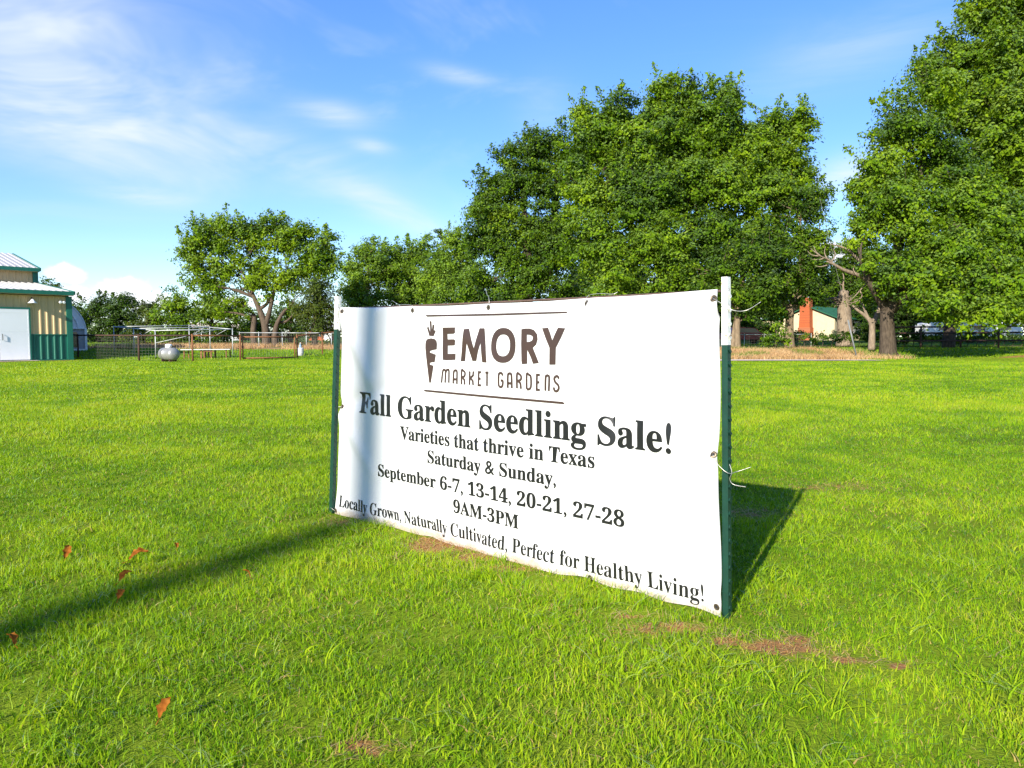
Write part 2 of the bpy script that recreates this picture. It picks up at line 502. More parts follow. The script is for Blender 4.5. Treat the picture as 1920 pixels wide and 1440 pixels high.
FOLDS = [((2.0, 1.22), (2.30, .72), .030, .010), ((2.02, 1.22), (2.12, .55), .025, -.006), ((2.56, 1.20), (2.35, .80), .035, .008),
         ((2.56, 1.2), (2.50, .6), .03, -.006), ((2.58, .63), (2.2, .70), .05, .004), ((.13, 1.22), (.45, .75), .05, .010), ((.10, .66), (.55, .80), .05, -.008),
         ((.09, .62), (.40, .30), .045, .008), ((.48, 1.22), (.40, .85), .04, .006), ((2.58, .1), (2.40, .35), .03, .006), ((.95, 1.22), (1.5, .9), .06, .004), ((1.97, 1.21), (2.26, .84), .016, .0075), ((1.99, 1.2), (2.13, .62), .013, -.006), ((2.55, 1.2), (2.36, .98), .015, .007), ((2.57, 1.15), (2.46, .72), .013, -.006), ((2.57, .62), (2.44, .54), .014, .006)]


def disp(u, v):
    u = np.asarray(u, float); v = np.asarray(v, float)
    w = .010 * np.sin(math.pi * np.clip((u - .05) / 2.5, 0, 1)) * np.sin(math.pi * np.clip(v / 1.25, 0, 1))
    w = w + .0028 * np.sin(7.3 * u + 2.2 * v) * np.sin(4.1 * v + 1.3 * u + .6)
    w = w + (.006 * np.sin(19 * u + 3 * v) + .012 * np.sin(4.3 * u + 1.1)) * np.exp(-(v / .11) ** 2)
    for a, b, s, amp in FOLDS:
        d, t = seg_d(u, v, a, b)
        w = w + 2.4 * amp * np.exp(-(d / s) ** 2) * (1 - .75 * t)
    return w


def bpt(u, v, off=0.0):
    u = np.asarray(u, float); v = np.asarray(v, float); w = disp(u, v) + off
    return np.stack([PL.x + BD.x * u + BN.x * w, PL.y + BD.y * u + BN.y * w, v], -1)


banner = thing('banner', (0.0, 3.75, 0), 'big white vinyl sale banner printed in brown and black, tied between two green metal posts', 'banner')
B0 = Vector((0.0, 3.75, 0))


def on_banner(name, V, F, mat, smooth=True):
    me = np_mesh(name, np.asarray(V) - np.array(B0), F, mat, smooth=smooth)
    return link(name, me, banner)


def cloth():
    nu, nv = 300, 150
    s, t = np.meshgrid(np.linspace(0, 1, nu), np.linspace(0, 1, nv))
    top = 1.256 - .016 * np.sin(math.pi * s) - .003 * np.sin(math.pi * s * 4) ** 2
    bot = -.012 + .020 * s + .009 * np.sin(s * 23) * np.sin(s * 7) + .004 * np.sin(s * 61)
    v = bot + (top - bot) * t
    u = (.040 + .092 * v / 1.254) * (1 - s) + (2.604 - .026 * v / 1.25 + .006 * np.sin(v * 9)) * s
    A = bpt(u, v).reshape(-1, 3); Bk = bpt(u, v, -.0016).reshape(-1, 3)
    i, j = np.meshgrid(np.arange(nu - 1), np.arange(nv - 1)); a = (j * nu + i).ravel(); n = nu * nv
    F = [np.stack([a, a + 1, a + nu + 1, a + nu], -1), np.stack([a + n, a + nu + n, a + nu + 1 + n, a + 1 + n], -1)]
    idx = np.arange(n).reshape(nv, nu)
    for e in (idx[0], idx[-1], idx[:, 0], idx[:, -1]):
        F.append(np.stack([e[:-1], e[1:], e[1:] + n, e[:-1] + n], -1))
    on_banner('fabric', np.concatenate([A, Bk]), np.concatenate(F), M['vinyl'])


cloth()


def flat_to_banner(bm, name, mat, off, label=None, maxlen=.018):
    bmesh.ops.triangulate(bm, faces=bm.faces[:])
    for _ in range(4):
        es = [e for e in bm.edges if e.calc_length() > maxlen]
        if not es: break
        bmesh.ops.subdivide_edges(bm, edges=es, cuts=1)
        bmesh.ops.triangulate(bm, faces=[f for f in bm.faces if len(f.verts) > 3])
    for vtx in bm.verts:
        p = bpt(vtx.co.x, vtx.co.y, off + vtx.co.z)
        vtx.co = Vector(p) - B0
    me = bpy.data.meshes.new(name); bm.to_mesh(me); bm.free(); me.materials.append(mat)
    o = link(name, me, banner)
    if label: o['label'] = label
    return o


def bold_serif(s):
    out = ''
    for c in s:
        if 'A' <= c <= 'Z': out += chr(0x1D400 + ord(c) - 65)
        elif 'a' <= c <= 'z': out += chr(0x1D41A + ord(c) - 97)
        elif '0' <= c <= '9': out += chr(0x1D7CE + ord(c) - 48)
        else: out += c
    return out


def text_mesh(s, weight):
    cu = bpy.data.curves.new('lettering', 'FONT'); cu.body = bold_serif(s); cu.dimensions = '2D'; cu.fill_mode = 'FRONT'
    cu.resolution_u = 4; cu.offset = weight
    o = bpy.data.objects.new('lettering', cu); COL.objects.link(o)
    dg = bpy.context.evaluated_depsgraph_get()
    me = bpy.data.meshes.new_from_object(o.evaluated_get(dg))
    bpy.data.objects.remove(o); bpy.data.curves.remove(cu)
    return me


def text_line(s, u0, u1, v0, cap, weight, label, fall=-.008):
    ref = text_mesh('H', weight)
    H = max(v.co.y for v in ref.vertices)
    me = text_mesh(s, weight)
    bm = bmesh.new(); bm.from_mesh(me)
    xs = [v.co.x for v in bm.verts]; x0, x1 = min(xs), max(xs)
    for v in bm.verts:
        v.co = Vector((u0 + (v.co.x - x0) / (x1 - x0) * (u1 - u0), v0 + fall * (v.co.x - x0) / (x1 - x0) + v.co.y * cap / H, 0))
    flat_to_banner(bm, 'lettering', M['ink'], .0032, label)


text_line('Fall Garden Seedling Sale!', .290, 2.385, .639, .120, .010,  'large black serif line announcing the seedling sale', -.026)
text_line('Varieties that thrive in Texas', .674, 2.008, .518, .071, .009, 'black serif line about varieties that thrive in Texas')
text_line('Saturday & Sunday,', .904, 1.790, .411, .067, .009, 'black serif line reading Saturday and Sunday')
text_line('September 6-7, 13-14, 20-21, 27-28', .465, 2.165, .285, .068, .009, 'black serif line of September dates')
text_line('9AM-3PM', 1.103, 1.560, .174, .067, .009, 'black serif line with the opening hours')
text_line('Locally Grown, Naturally Cultivated, Perfect for Healthy Living!', .085, 2.531, .051, .069, .001, 'thin black serif line along the bottom edge')

LOGO = {
'E':[[(1.0305,1.1273),(1.1263,1.1277),(1.1254,1.0993),(1.1147,1.0949),(1.0664,1.0942),(1.0662,1.0664),(1.1146,1.0673),(1.1245,1.0632),(1.121,1.0384),(1.113,1.0356),(1.0673,1.0344),(1.067,0.9924),(1.1261,0.9941),(1.1252,0.9624),(1.0599,0.9593),(1.0292,0.9605),(1.0262,1.0194)]],
'M':[[(1.1885,1.1182),(1.2246,1.1205),(1.2448,1.0656),(1.263,1.0215),(1.2796,1.0744),(1.2967,1.1216),(1.3314,1.1213),(1.3446,1.0309),(1.3518,0.9536),(1.321,0.9543),(1.3149,1.0045),(1.3095,1.0503),(1.2919,1.0042),(1.2791,0.96),(1.2507,0.9594),(1.2317,1.0035),(1.2114,1.0478),(1.2028,1.0031),(1.1974,0.9575),(1.1648,0.9559),(1.177,1.0387)]],
'O':[[(1.541,1.0386),(1.54,1.0206),(1.5369,1.0061),(1.5318,0.9933),(1.5248,0.9821),(1.516,0.9727),(1.5054,0.965),(1.4932,0.9594),(1.4792,0.9558),(1.4617,0.9543),(1.444,0.955),(1.4298,0.958),(1.4172,0.9633),(1.4062,0.9706),(1.397,0.98),(1.3897,0.9912),(1.3843,1.0042),(1.3811,1.0191),(1.38,1.0376),(1.3811,1.0562),(1.3844,1.0711),(1.3898,1.0841),(1.3972,1.0954),(1.4065,1.1048),(1.4174,1.1123),(1.43,1.1176),(1.4442,1.1208),(1.4618,1.1218),(1.4793,1.1205),(1.4932,1.1171),(1.5054,1.1116),(1.516,1.1041),(1.5248,1.0948),(1.5318,1.0837),(1.5369,1.071),(1.54,1.0566)],[(1.5054,1.0384),(1.5048,1.0272),(1.5031,1.0181),(1.5002,1.0102),(1.4962,1.0032),(1.4912,0.9974),(1.4852,0.9927),(1.4783,0.9892),(1.4704,0.9871),(1.4605,0.9862),(1.4506,0.9868),(1.4426,0.9887),(1.4356,0.992),(1.4295,0.9965),(1.4244,1.0023),(1.4203,1.0093),(1.4173,1.0173),(1.4155,1.0264),(1.4149,1.0379),(1.4155,1.0493),(1.4174,1.0584),(1.4204,1.0665),(1.4245,1.0735),(1.4296,1.0793),(1.4357,1.0839),(1.4428,1.0873),(1.4507,1.0893),(1.4606,1.09),(1.4705,1.0892),(1.4783,1.0872),(1.4852,1.0838),(1.4912,1.0792),(1.4962,1.0734),(1.5002,1.0665),(1.5031,1.0586),(1.5049,1.0496)]],
'R':[[(1.5777,1.1148),(1.6018,1.1175),(1.6294,1.1173),(1.6568,1.1101),(1.6759,1.0904),(1.6786,1.0659),(1.6706,1.0435),(1.6505,1.0282),(1.668,0.9964),(1.6881,0.9584),(1.6517,0.9543),(1.638,0.9837),(1.6158,1.0184),(1.6159,0.9535),(1.5824,0.9511),(1.5796,0.966),(1.5767,1.0451)],[(1.6129,1.0886),(1.6295,1.0877),(1.646,1.0823),(1.6504,1.072),(1.6449,1.0618),(1.6296,1.056),(1.613,1.0551)]],
'Y':[[(1.7043,1.1178),(1.7398,1.1203),(1.7531,1.0941),(1.7658,1.0628),(1.7792,1.09),(1.7971,1.1197),(1.838,1.1165),(1.8153,1.074),(1.7872,1.0293),(1.7865,0.9533),(1.75,0.9525),(1.7497,1.029),(1.7268,1.07)]],
'carrot':[[(0.8891,1.0418),(0.8929,1.0582),(0.9074,1.0691),(0.9359,1.0723),(0.9641,1.0686),(0.978,1.0584),(0.9821,1.0422),(0.9804,1.0144),(0.9565,1.0114),(0.9267,1.0055),(0.9266,0.9975),(0.9507,0.9927),(0.9732,0.9874),(0.9702,0.9725),(0.9644,0.9481),(0.9418,0.9463),(0.9261,0.9426),(0.926,0.9342),(0.9544,0.9292),(0.9499,0.9067),(0.9337,0.8429),(0.9265,0.8355),(0.9194,0.84),(0.9092,0.8961),(0.8956,0.9712),(0.8889,1.0182)]],
'rule1':[[(0.8929,1.1948),(1.4294,1.1911),(1.8376,1.1905),(1.8452,1.1887),(1.8503,1.1831),(1.4294,1.1813),(0.9085,1.1856),(0.9,1.1872)]],
'rule2':[[(0.8699,0.8),(0.883,0.7996),(1.4289,0.7928),(1.827,0.7886),(1.8347,0.7867),(1.8424,0.778),(1.8271,0.7778),(1.4289,0.7816),(0.8901,0.7891),(0.8815,0.791)]],
}
GREENS = [[(0.9332,1.1623),(0.9341,1.112),(0.936,1.084)],[(0.908,1.1309),(0.9185,1.1074),(0.9275,1.0863)],[(0.9563,1.1434),(0.9468,1.1026),(0.9417,1.0849)],[(0.9666,1.1127),(0.9559,1.0979),(0.9466,1.0849)]]
MARKET = [[(1.0192,0.8416),(1.0287,0.8997),(1.0391,0.9101),(1.0479,0.9058),(1.0513,0.8934),(1.0475,0.8427)],[(1.0513,0.8934),(1.0582,0.9074),(1.0698,0.911),(1.0772,0.9034),(1.0767,0.8438)],[(1.1111,0.8415),(1.1134,0.8954),(1.1202,0.9069),(1.1302,0.909),(1.1387,0.9007),(1.1384,0.8404)],[(1.1132,0.8635),(1.1385,0.8635)],[(1.1726,0.8395),(1.173,0.9084),(1.1874,0.908),(1.1977,0.898),(1.1937,0.8821),(1.1741,0.8747)],[(1.1794,0.8745),(1.1936,0.8642),(1.1968,0.8396)],[(1.2316,0.8397),(1.2319,0.9079)],[(1.2581,0.9087),(1.2567,0.8887),(1.2375,0.8738)],[(1.2375,0.8738),(1.2547,0.8611),(1.2578,0.8399)],[(1.3121,0.905),(1.2959,0.9054),(1.2944,0.8406),(1.3131,0.8405)],[(1.2945,0.8732),(1.3101,0.8729)],[(1.343,0.9046),(1.3645,0.9053)],[(1.3541,0.905),(1.3539,0.8391)],[(1.4604,0.8932),(1.4557,0.9038),(1.4457,0.9056),(1.435,0.8988),(1.4326,0.873),(1.4337,0.8472),(1.4438,0.8382),(1.4557,0.8417),(1.4604,0.8526),(1.4604,0.8689),(1.4468,0.8692)],[(1.4938,0.8361),(1.495,0.8923),(1.4996,0.903),(1.5083,0.9054),(1.5181,0.8973),(1.5199,0.8356)],[(1.495,0.8583),(1.5199,0.8584)],[(1.5525,0.8362),(1.5531,0.9034),(1.5684,0.9031),(1.5786,0.893),(1.5752,0.8782),(1.5542,0.8707)],[(1.5599,0.871),(1.5741,0.8615),(1.5781,0.8357)],[(1.6134,0.836),(1.6132,0.9037),(1.6271,0.9029),(1.6387,0.893),(1.6399,0.8517),(1.63,0.8368),(1.6134,0.8352)],[(1.6942,0.9043),(1.6764,0.9045),(1.6749,0.8359),(1.6944,0.8352)],[(1.6748,0.8704),(1.6916,0.8703)],[(1.7277,0.8331),(1.7285,0.892),(1.7354,0.9024),(1.7433,0.9026),(1.7497,0.8927),(1.7478,0.8328)],[(1.806,0.8907),(1.8008,0.9005),(1.7904,0.9014),(1.7801,0.8918),(1.7853,0.8759),(1.802,0.8626),(1.8062,0.8487),(1.7985,0.8364),(1.7855,0.8346),(1.7787,0.8435),(1.7787,0.8515)]]



def logo_poly(loops, name, label, off=.0022):
    bm = bmesh.new(); edges = []
    for L in loops:
        vs = [bm.verts.new((x, y, 0)) for x, y in L]
        edges += [bm.edges.new((vs[i], vs[(i + 1) % len(vs)])) for i in range(len(vs))]
    bmesh.ops.triangle_fill(bm, use_beauty=True, use_dissolve=False, edges=edges)
    return flat_to_banner(bm, name, M['brown_ink'], off, label)


def smooth_line(P, k=6):
    P = [Vector(p) for p in P]
    if len(P) < 3: return P
    out = []
    Q = [P[0]] + P + [P[-1]]
    for i in range(1, len(Q) - 2):
        p0, p1, p2, p3 = Q[i - 1:i + 3]
        for j in range(k):
            t = j / k
            out.append(.5 * (2 * p1 + (p2 - p0) * t + (2 * p0 - 5 * p1 + 4 * p2 - p3) * t * t + (3 * p1 - p0 - 3 * p2 + p3) * t ** 3))
    return out + [P[-1]]


def strokes(bm, lines, w, smooth=True):
    for q, L in enumerate(lines):
        P = smooth_line(L) if smooth and len(L) > 4 else [Vector(p) for p in L]
        left, right = [], []
        for i, p in enumerate(P):
            d0 = (P[i] - P[i - 1]).normalized() if i else None
            d1 = (P[i + 1] - P[i]).normalized() if i + 1 < len(P) else None
            d = ((d0 or d1) + (d1 or d0)).normalized(); nrm = Vector((-d.y, d.x))
            k = 1 / max(.55, nrm.dot(Vector((-(d1 or d0).y, (d1 or d0).x))))
            z = .0003 * (q % 3)
            left.append(bm.verts.new((*(p + nrm * w * k / 2), z))); right.append(bm.verts.new((*(p - nrm * w * k / 2), z)))
        for i in range(len(P) - 1):
            bm.faces.new((left[i], right[i], right[i + 1], left[i + 1]))


for k in ('E', 'M', 'O', 'R', 'Y'):
    logo_poly(LOGO[k], 'logo_letter', 'chunky hand-cut brown capital ' + k)
logo_poly(LOGO['carrot'], 'carrot_emblem', 'brown carrot emblem with two bites of white')
logo_poly(LOGO['rule1'], 'rule_line', 'thin brown rule above the logo')
logo_poly(LOGO['rule2'], 'rule_line', 'thin brown rule below the logo')
bm = bmesh.new(); strokes(bm, GREENS, .0135, False); flat_to_banner(bm, 'carrot_leaves', M['brown_ink'], .0022)
bm = bmesh.new(); strokes(bm, MARKET, .0115); flat_to_banner(bm, 'lettering', M['brown_ink'], .0022, 'thin rounded brown capitals under the logo')


def grommet(u, v):
    m = MB(); prof = [(.006, .003), (.011, .004), (.0135, .001)]
    n = 16; rings = []
    for r, w in prof:
        rings.append([m.b.verts.new(Vector(bpt(u + r * math.cos(2 * math.pi * k / n), v + r * math.sin(2 * math.pi * k / n), w)) - B0) for k in range(n)])
    for a, b in zip(rings, rings[1:]):
        for k in range(n): m.b.faces.new((a[k], b[k], b[(k + 1) % n], a[(k + 1) % n]))
    g = m.build('grommet', M['brass'], banner)
    h = MB(); h.poly([Vector(bpt(u + .0065 * math.cos(2 * math.pi * k / n), v + .0065 * math.sin(2 * math.pi * k / n), .0026)) - B0 for k in range(n)])
    h.build('eyelet_hole', M['dark'], g)
    return g


for u, v in ((.150, 1.232), (.78, 1.222), (1.355, 1.222), (1.955, 1.224), (2.560, 1.222), (.098, .66), (2.575, .630), (.055, .020), (2.585, .035), (1.98, .018)):
    grommet(u, v)

# ------------------------------------------------------------------ steel posts
def tee_post(base_u, top_u, top_v, tip_v, label, fwd=-.012, k=.66, ks=.66):
    o = thing('fence_post', PL + BD * base_u + BN * fwd + Vector((0, 0, -.02)), label, 'post', group='steel posts holding the banner')
    lean = (top_u - base_u) / top_v
    def cols(z0, z1, name, mat, parent):
        m = MB()
        P = lambda a, b, z: (BD * (a * k + lean * z) + BN * (b * ks) + Vector((0, 0, z)))
        def plate(a0, a1, b0, b1, za, zb):
            m.hexa([P(a0, b0, za), P(a1, b0, za), P(a1, b1, za), P(a0, b1, za), P(a0, b0, zb), P(a1, b0, zb), P(a1, b1, zb), P(a0, b1, zb)])
        plate(-.0185, .0150, -.002, .002, z0, z1)                  # face flange
        plate(-.0190, -.0165, -.007, -.0022, z0, z1)               # turned lip
        plate(.0152, .0192, -.036, .0035, z0, z1)                  # stem
        return m.build(name, mat, parent), P
    sh, P = cols(-.0, tip_v, 'shaft', M['post_green'], o)
    tp, P = cols(tip_v + .0005, top_v + .02, 'white_tip', M['post_white'], o)
    z = .05
    while z < top_v - .02:
        mm = MB()
        a = P(.0193, -.030, z); b = P(.0193, -.004, z + .014)
        mm.bar(a + BD * .002, b + BD * .002, .005, .012)
        low = z < tip_v - .02
        mm.build('stud', M['post_green'] if low else M['post_white'], sh if low else tp)
        z += .052
    return o


tee_post(.014, .110, 1.322, 1.146, 'green steel post with short white tip at the far left end of the banner', .030, .88, .62)
tee_post(2.622, 2.594, 1.302, 1.066, 'green steel post with long chipped white tip at the near right end of the banner')
m = MB()
m.tube([Vector(bpt(u, 1.250 - .004 * math.sin(math.pi * u / 2.6), -.012)) - B0 for u in np.linspace(.13, 2.58, 24)], .0055, 8)
r = m.build('support_rope', M['rail_brown']); r.location = B0
tag(r, 'dark brown cord stretched along the top edge behind the white banner', 'cord')


def tie(pts, label):
    m = MB(); P = [Vector(bpt(u, v, w)) for u, v, w in pts]
    c = P[0].copy()
    L = smooth_line3(P)
    m.tube([p - c for p in L], .0012, 6)
    o = m.build('wire_tie', M['wire']); o.location = c
    tag(o, label, 'wire', 'wire ties of the banner')


def smooth_line3(P, k=6):
    out = []; Q = [P[0]] + P + [P[-1]]
    for i in range(1, len(Q) - 2):
        p0, p1, p2, p3 = Q[i - 1:i + 3]
        for j in range(k):
            t = j / k
            out.append(.5 * (2 * p1 + (p2 - p0) * t + (2 * p0 - 5 * p1 + 4 * p2 - p3) * t * t + (3 * p1 - p0 - 3 * p2 + p3) * t ** 3))
    return out + [P[-1]]


tie([(2.560, 1.222, .006), (2.60, 1.20, .012), (2.640, 1.175, .004), (2.68, 1.175, -.02), (2.73, 1.205, -.03)], 'silver tie wire curling from the upper right banner corner past the white tip')
tie([(2.575, .630, .006), (2.60, .59, .014), (2.635, .565, .01), (2.655, .57, -.02), (2.70, .590, -.04)], 'straight silver tie wire at the middle of the right post')
tie([(2.640, .60, .012), (2.650, .57, .014), (2.642, .545, .014), (2.655, .525, .01), (2.70, .520, 0)], 'hooked loose end of wire beside the middle of the right post')
tie([(1.355, 1.222, .006), (1.368, 1.245, .008), (1.355, 1.275, .0), (1.335, 1.285, -.01), (1.315, 1.315, -.02)], 'crooked wire standing up above the top edge over the logo')
tie([(.78, 1.222, .006), (.785, 1.248, .008), (.70, 1.256, .004), (.66, 1.258, 0), (.60, 1.282, 0)], 'wire bent flat along the top edge left of the logo')
tie([(1.955, 1.224, .006), (1.965, 1.255, .006), (2.02, 1.262, 0), (2.08, 1.258, -.01), (2.10, 1.266, -.02)], 'short wire lying on the top edge right of the logo')
tie([(.098, .66, .006), (.07, .655, .02), (.03, .645, .01), (-.01, .635, -.01), (-.03, .64, -.03)], 'wire wrapped round the middle of the left post')
tie([(.055, .020, .006), (.03, .035, .02), (.0, .03, .012), (-.02, .04, -.01)], 'wire at the foot of the left post')

# ------------------------------------------------------------------ fallen leaves
def fallen_leaf(x, y, size, rz, tilt, label, seed, h=.045):
    rr = random.Random(seed)
    m = MB(); n = 9; rows = []
    for i in range(n):
        t = i / (n - 1)
        w = .25 * math.sin(math.pi * min(1, t * .96 + .03)) ** .7 * (1 + .28 * math.sin(t * 17 + seed))
        mid = Vector((0, t - .5, .22 * math.sin(t * 3.1) + .05 * rr.random()))
        rows.append([mid + Vector((-w, .03, .30 * w + .12 * rr.random())), mid + Vector((-w * .5, 0, .06)), mid, mid + Vector((w * .5, 0, .07)), mid + Vector((w, .03, .42 * w + .10 * rr.random()))])
    vs = [[m.b.verts.new(p * size) for p in r] for r in rows]
    for a, b in zip(vs, vs[1:]):
        for k in range(4):
            f = m.b.faces.new((a[k], a[k + 1], b[k + 1], b[k])); f.smooth = True
    o = m.build('fallen_leaf', M['dead_leaf'])
    st = MB(); st.tube([Vector((0, -.5, .0)) * size, Vector((.03, -.68, .03)) * size, Vector((.02, -.85, .02)) * size], .0012, 5)
    st.build('stalk', M['dead_leaf'], o)
    o.location = (x, y, h); o.rotation_euler = (tilt, .25, rz)
    tag(o, label, 'leaf', 'orange leaves fallen on the lawn')


fallen_leaf(-2.13, 3.57, .068, .4, .9, 'dark rust-brown curled leaf, farthest left above the long shadow', 1, .05)
fallen_leaf(-1.74, 3.48, .085, -.9, .30, 'long flat orange leaf lying slantwise just above the long shadow', 2, .055)
fallen_leaf(-1.65, 3.18, .062, -.5, .5, 'bright orange oval leaf on the upper edge of the long shadow', 3, .055)
fallen_leaf(-1.57, 2.98, .05, .2, .5, 'dull brown leaf inside the long shadow', 4, .045)
fallen_leaf(-1.65, 3.66, .040, .8, .6, 'tiny orange leaf scrap farthest from the viewer above the long shadow', 5, .055)
fallen_leaf(-1.15, 3.22, .042, 2.0, .8, 'small orange leaf scrap alone on the sunny side below the long shadow', 6, .055)
fallen_leaf(-1.70, 2.51, .055, 1.2, .5, 'small orange-brown leaf at the left picture edge below the long shadow', 7, .05)
fallen_leaf(-.955, 2.03, .056, -.25, .9, 'upright folded golden brown leaf nearest the viewer', 8, .055)

# ------------------------------------------------------------------ the metal barn on the left
barn = thing('metal_barn', (-22.05, 38.0, gzf(-22.05, 38.0)), 'tan and green metal barn with white ribbed roofs and a white door', 'barn', rz=R(50))


def ribbed(org, ax, upv, width, height, pitch, rib, depth, name, mat, parent, thick=.012):
    """sheet metal with trapezoid ribs: ax along the width, upv along the rib"""
    org, ax, upv = Vector(org), Vector(ax).normalized(), Vector(upv).normalized()
    nrm = ax.cross(upv).normalized()
    prof = [(0, 0)]; x = pitch * .5
    while x < width - rib:
        prof += [(x - rib, 0), (x - rib * .45, depth), (x + rib * .45, depth), (x + rib, 0)]
        prof += [(x + pitch * .33, 0), (x + pitch * .345, depth * .15), (x + pitch * .36, 0)] if x + pitch * .5 < width else []
        x += pitch
    prof.append((width, 0))
    m = MB()
    f0 = [m.b.verts.new(org + ax * a + nrm * d) for a, d in prof]; f1 = [m.b.verts.new(org + ax * a + nrm * d + upv * height) for a, d in prof]
    for i in range(len(prof) - 1): m.b.faces.new((f0[i], f0[i + 1], f1[i + 1], f1[i]))
    g0 = [m.b.verts.new(org + ax * a - nrm * thick) for a in (0, width)]; g1 = [m.b.verts.new(org + ax * a - nrm * thick + upv * height) for a in (0, width)]
    m.b.faces.new((g0[1], g0[0], g1[0], g1[1]))
    m.b.faces.new((f0[0], f1[0], g1[0], g0[0])); m.b.faces.new((f0[-1], g0[1], g1[1], f1[-1]))
    m.b.faces.new(f1 + g1[::-1]); m.b.faces.new(f0[::-1] + g0)
    return m.build(name, mat, parent)


def barn_build():
    L, D = 12.0, 16.6; dr0, dr1 = -4.9, -1.88; X = (1, 0, 0); Z = (0, 0, 1)
    w = ribbed((dr1 + .06, 0, 1.27), X, Z, -dr1 - .28, 1.88, .30, .055, .035, 'wall', M['tan'], barn)
    ribbed((dr1 + .06, 0, .06), X, Z, -dr1 - .28, 1.19, .30, .055, .035, 'wainscot', M['barn_green'], barn)
    ribbed((-L, 0, 2.56), X, Z, L + dr1 + .06 - .004, .59, .30, .055, .035, 'wall', M['tan'], barn)
    ribbed((-L, 0, 1.27), X, Z, L + dr0 - .06, 1.285, .30, .055, .035, 'wall', M['tan'], barn)
    ribbed((-L, 0, .06), X, Z, L + dr0 - .06, 1.19, .30, .055, .035, 'wainscot', M['barn_green'], barn)
    m = MB(); m.box(dr1 + .065, -.23, -.045, .0, 1.25, 1.29); m.box(-L, dr0 - .065, -.045, .0, 1.25, 1.29); m.box(-L, -.22, -.05, .01, .0, .055)
    m.build('base_trim', M['barn_green'], barn)
    m = MB(); m.box(-.22, .05, -.06, .20, .0, 3.16); m.build('corner_trim', M['barn_green'], barn, bevel=.01)
    # door: big white sliding leaves
    m = MB(); m.box(-3.12, dr1, -.07, -.03, .06, 2.48); d = m.build('door', M['door_white'], barn, bevel=.006)
    h = MB(); h.tube([(-3.02, -.09, 1.0), (-3.02, -.13, 1.03), (-3.02, -.13, 1.25), (-3.02, -.09, 1.28)], .015, 8); h.build('handle', M['dark'], d)
    s = MB(); [s.box(dr1 - .06 + .0, dr1 - .02, -.076, -.0705, .08 + k * 1.2, 1.22 + k * 1.2) for k in (0, 1)]; [s.box(-3.1, dr1 - .08, -.074, -.0705, z, z + .02) for z in (1.42, 2.30)]
    s.build('seam', M['white_metal'], d)
    m = MB(); m.box(dr0, -3.13, -.066, -.03, .06, 2.48); m.build('door', M['door_white'], barn, bevel=.006)
    m = MB(); m.box(dr1 + .002, dr1 + .058, -.08, .02, .0, 2.55); m.box(dr0 - .058, dr0 - .002, -.08, .02, .0, 2.55); m.box(dr0 - .058, dr1 + .058, -.084, .02, 2.485, 2.555)
    m.build('door_trim', M['barn_green'], barn)
    # lower roof front and back, upper roof front and back
    def roof(y0, z0, y1, z1, sgn):
        a = Vector((-L, y0, z0)); b = Vector((-L, y1, z1)); up = b - a
        if sgn > 0: ribbed(a, X, up, L + .04, up.length, .30, .05, .04, 'roof', M['roof_white'], barn)
        else: ribbed(Vector((.04, y0, z0)), (-1, 0, 0), up, L + .04, up.length, .30, .05, .04, 'roof', M['roof_white'], barn)
    def trims(y0, z0, y1, z1):
        s = 1 if y1 > y0 else -1
        m = MB(); m.box(-L, .04, y0 - .06 * s if s > 0 else y0 + .01, y0 - .01 if s > 0 else y0 + .06, z0 - .17, z0 + .015)
        m.build('eave_trim', M['barn_green'], barn)
        m = MB(); m.bar((.075, y0 - .05 * s, z0 - .06), (.075, y1, z1 - .06), .06, .18); m.build('rake_trim', M['barn_green'], barn)
        m = MB(); m.hexa([(-L, y0, z0 - .2), (.03, y0, z0 - .2), (.03, y0 + .3 * s, z0 - .16), (-L, y0 + .3 * s, z0 - .16), (-L, y0, z0 - .171), (.03, y0, z0 - .171), (.03, y0 + .3 * s, z0 - .13), (-L, y0 + .3 * s, z0 - .13)])
        m.build('soffit', M['tan'], barn)
    for a in ((-.32, 3.38, 4.5, 4.03), (4.18, 4.80, 8.3, 5.88)):
        roof(*a, 1); trims(*a)
        b = (D - a[0], a[1], D - a[2], a[3])
        roof(*b, -1); trims(*b)
    ribbed((-L, 4.5, 4.05), X, Z, L - .2, .68, .30, .055, .035, 'wall', M['tan'], barn)
    m = MB(); m.box(-.2, .05, 4.42, 4.7, 3.98, 4.74); m.build('corner_trim', M['barn_green'], barn)
    m = MB(); m.box(-.2, .05, D - 4.7, D - 4.42, 3.98, 4.74); m.build('corner_trim', M['barn_green'], barn)
    m = MB()
    m.prism([(.20, 1.27), (D - .2, 1.27), (D - .2, 3.2), (D - 4.5, 3.92), (D - 4.5, 4.66), (D / 2, 5.70), (4.5, 4.66), (4.5, 3.92), (.2, 3.2)], lambda p: (-.02, p[0], p[1]), lambda p: (.0, p[0], p[1]))
    m.build('wall', M['tan'], barn)
    m = MB(); m.box(-.02, .003, .2, D - .2, 0, 1.27); m.build('wainscot', M['barn_green'], barn)
    m = MB(); m.box(-L, -.2, D - .03, D, 0, 3.2); m.box(-L, -.2, D - 4.53, D - 4.5, 3.9, 4.70); m.box(-L - .03, -L - .001, 0, D, 0, 3.2); m.box(-L - .03, -L - .001, 4.5, D - 4.5, 3.2, 4.70); m.build('wall', M['tan'], barn)
    # lamps under the eave
    m = MB(); m.lathe([(.03, .16), (.06, .13), (.10, .06), (.21, -.03), (.20, -.035)], 20, Matrix.Translation((-1.78, -.30, 2.80)))
    lamp = m.build('wall_lamp', M['white_metal'], barn)
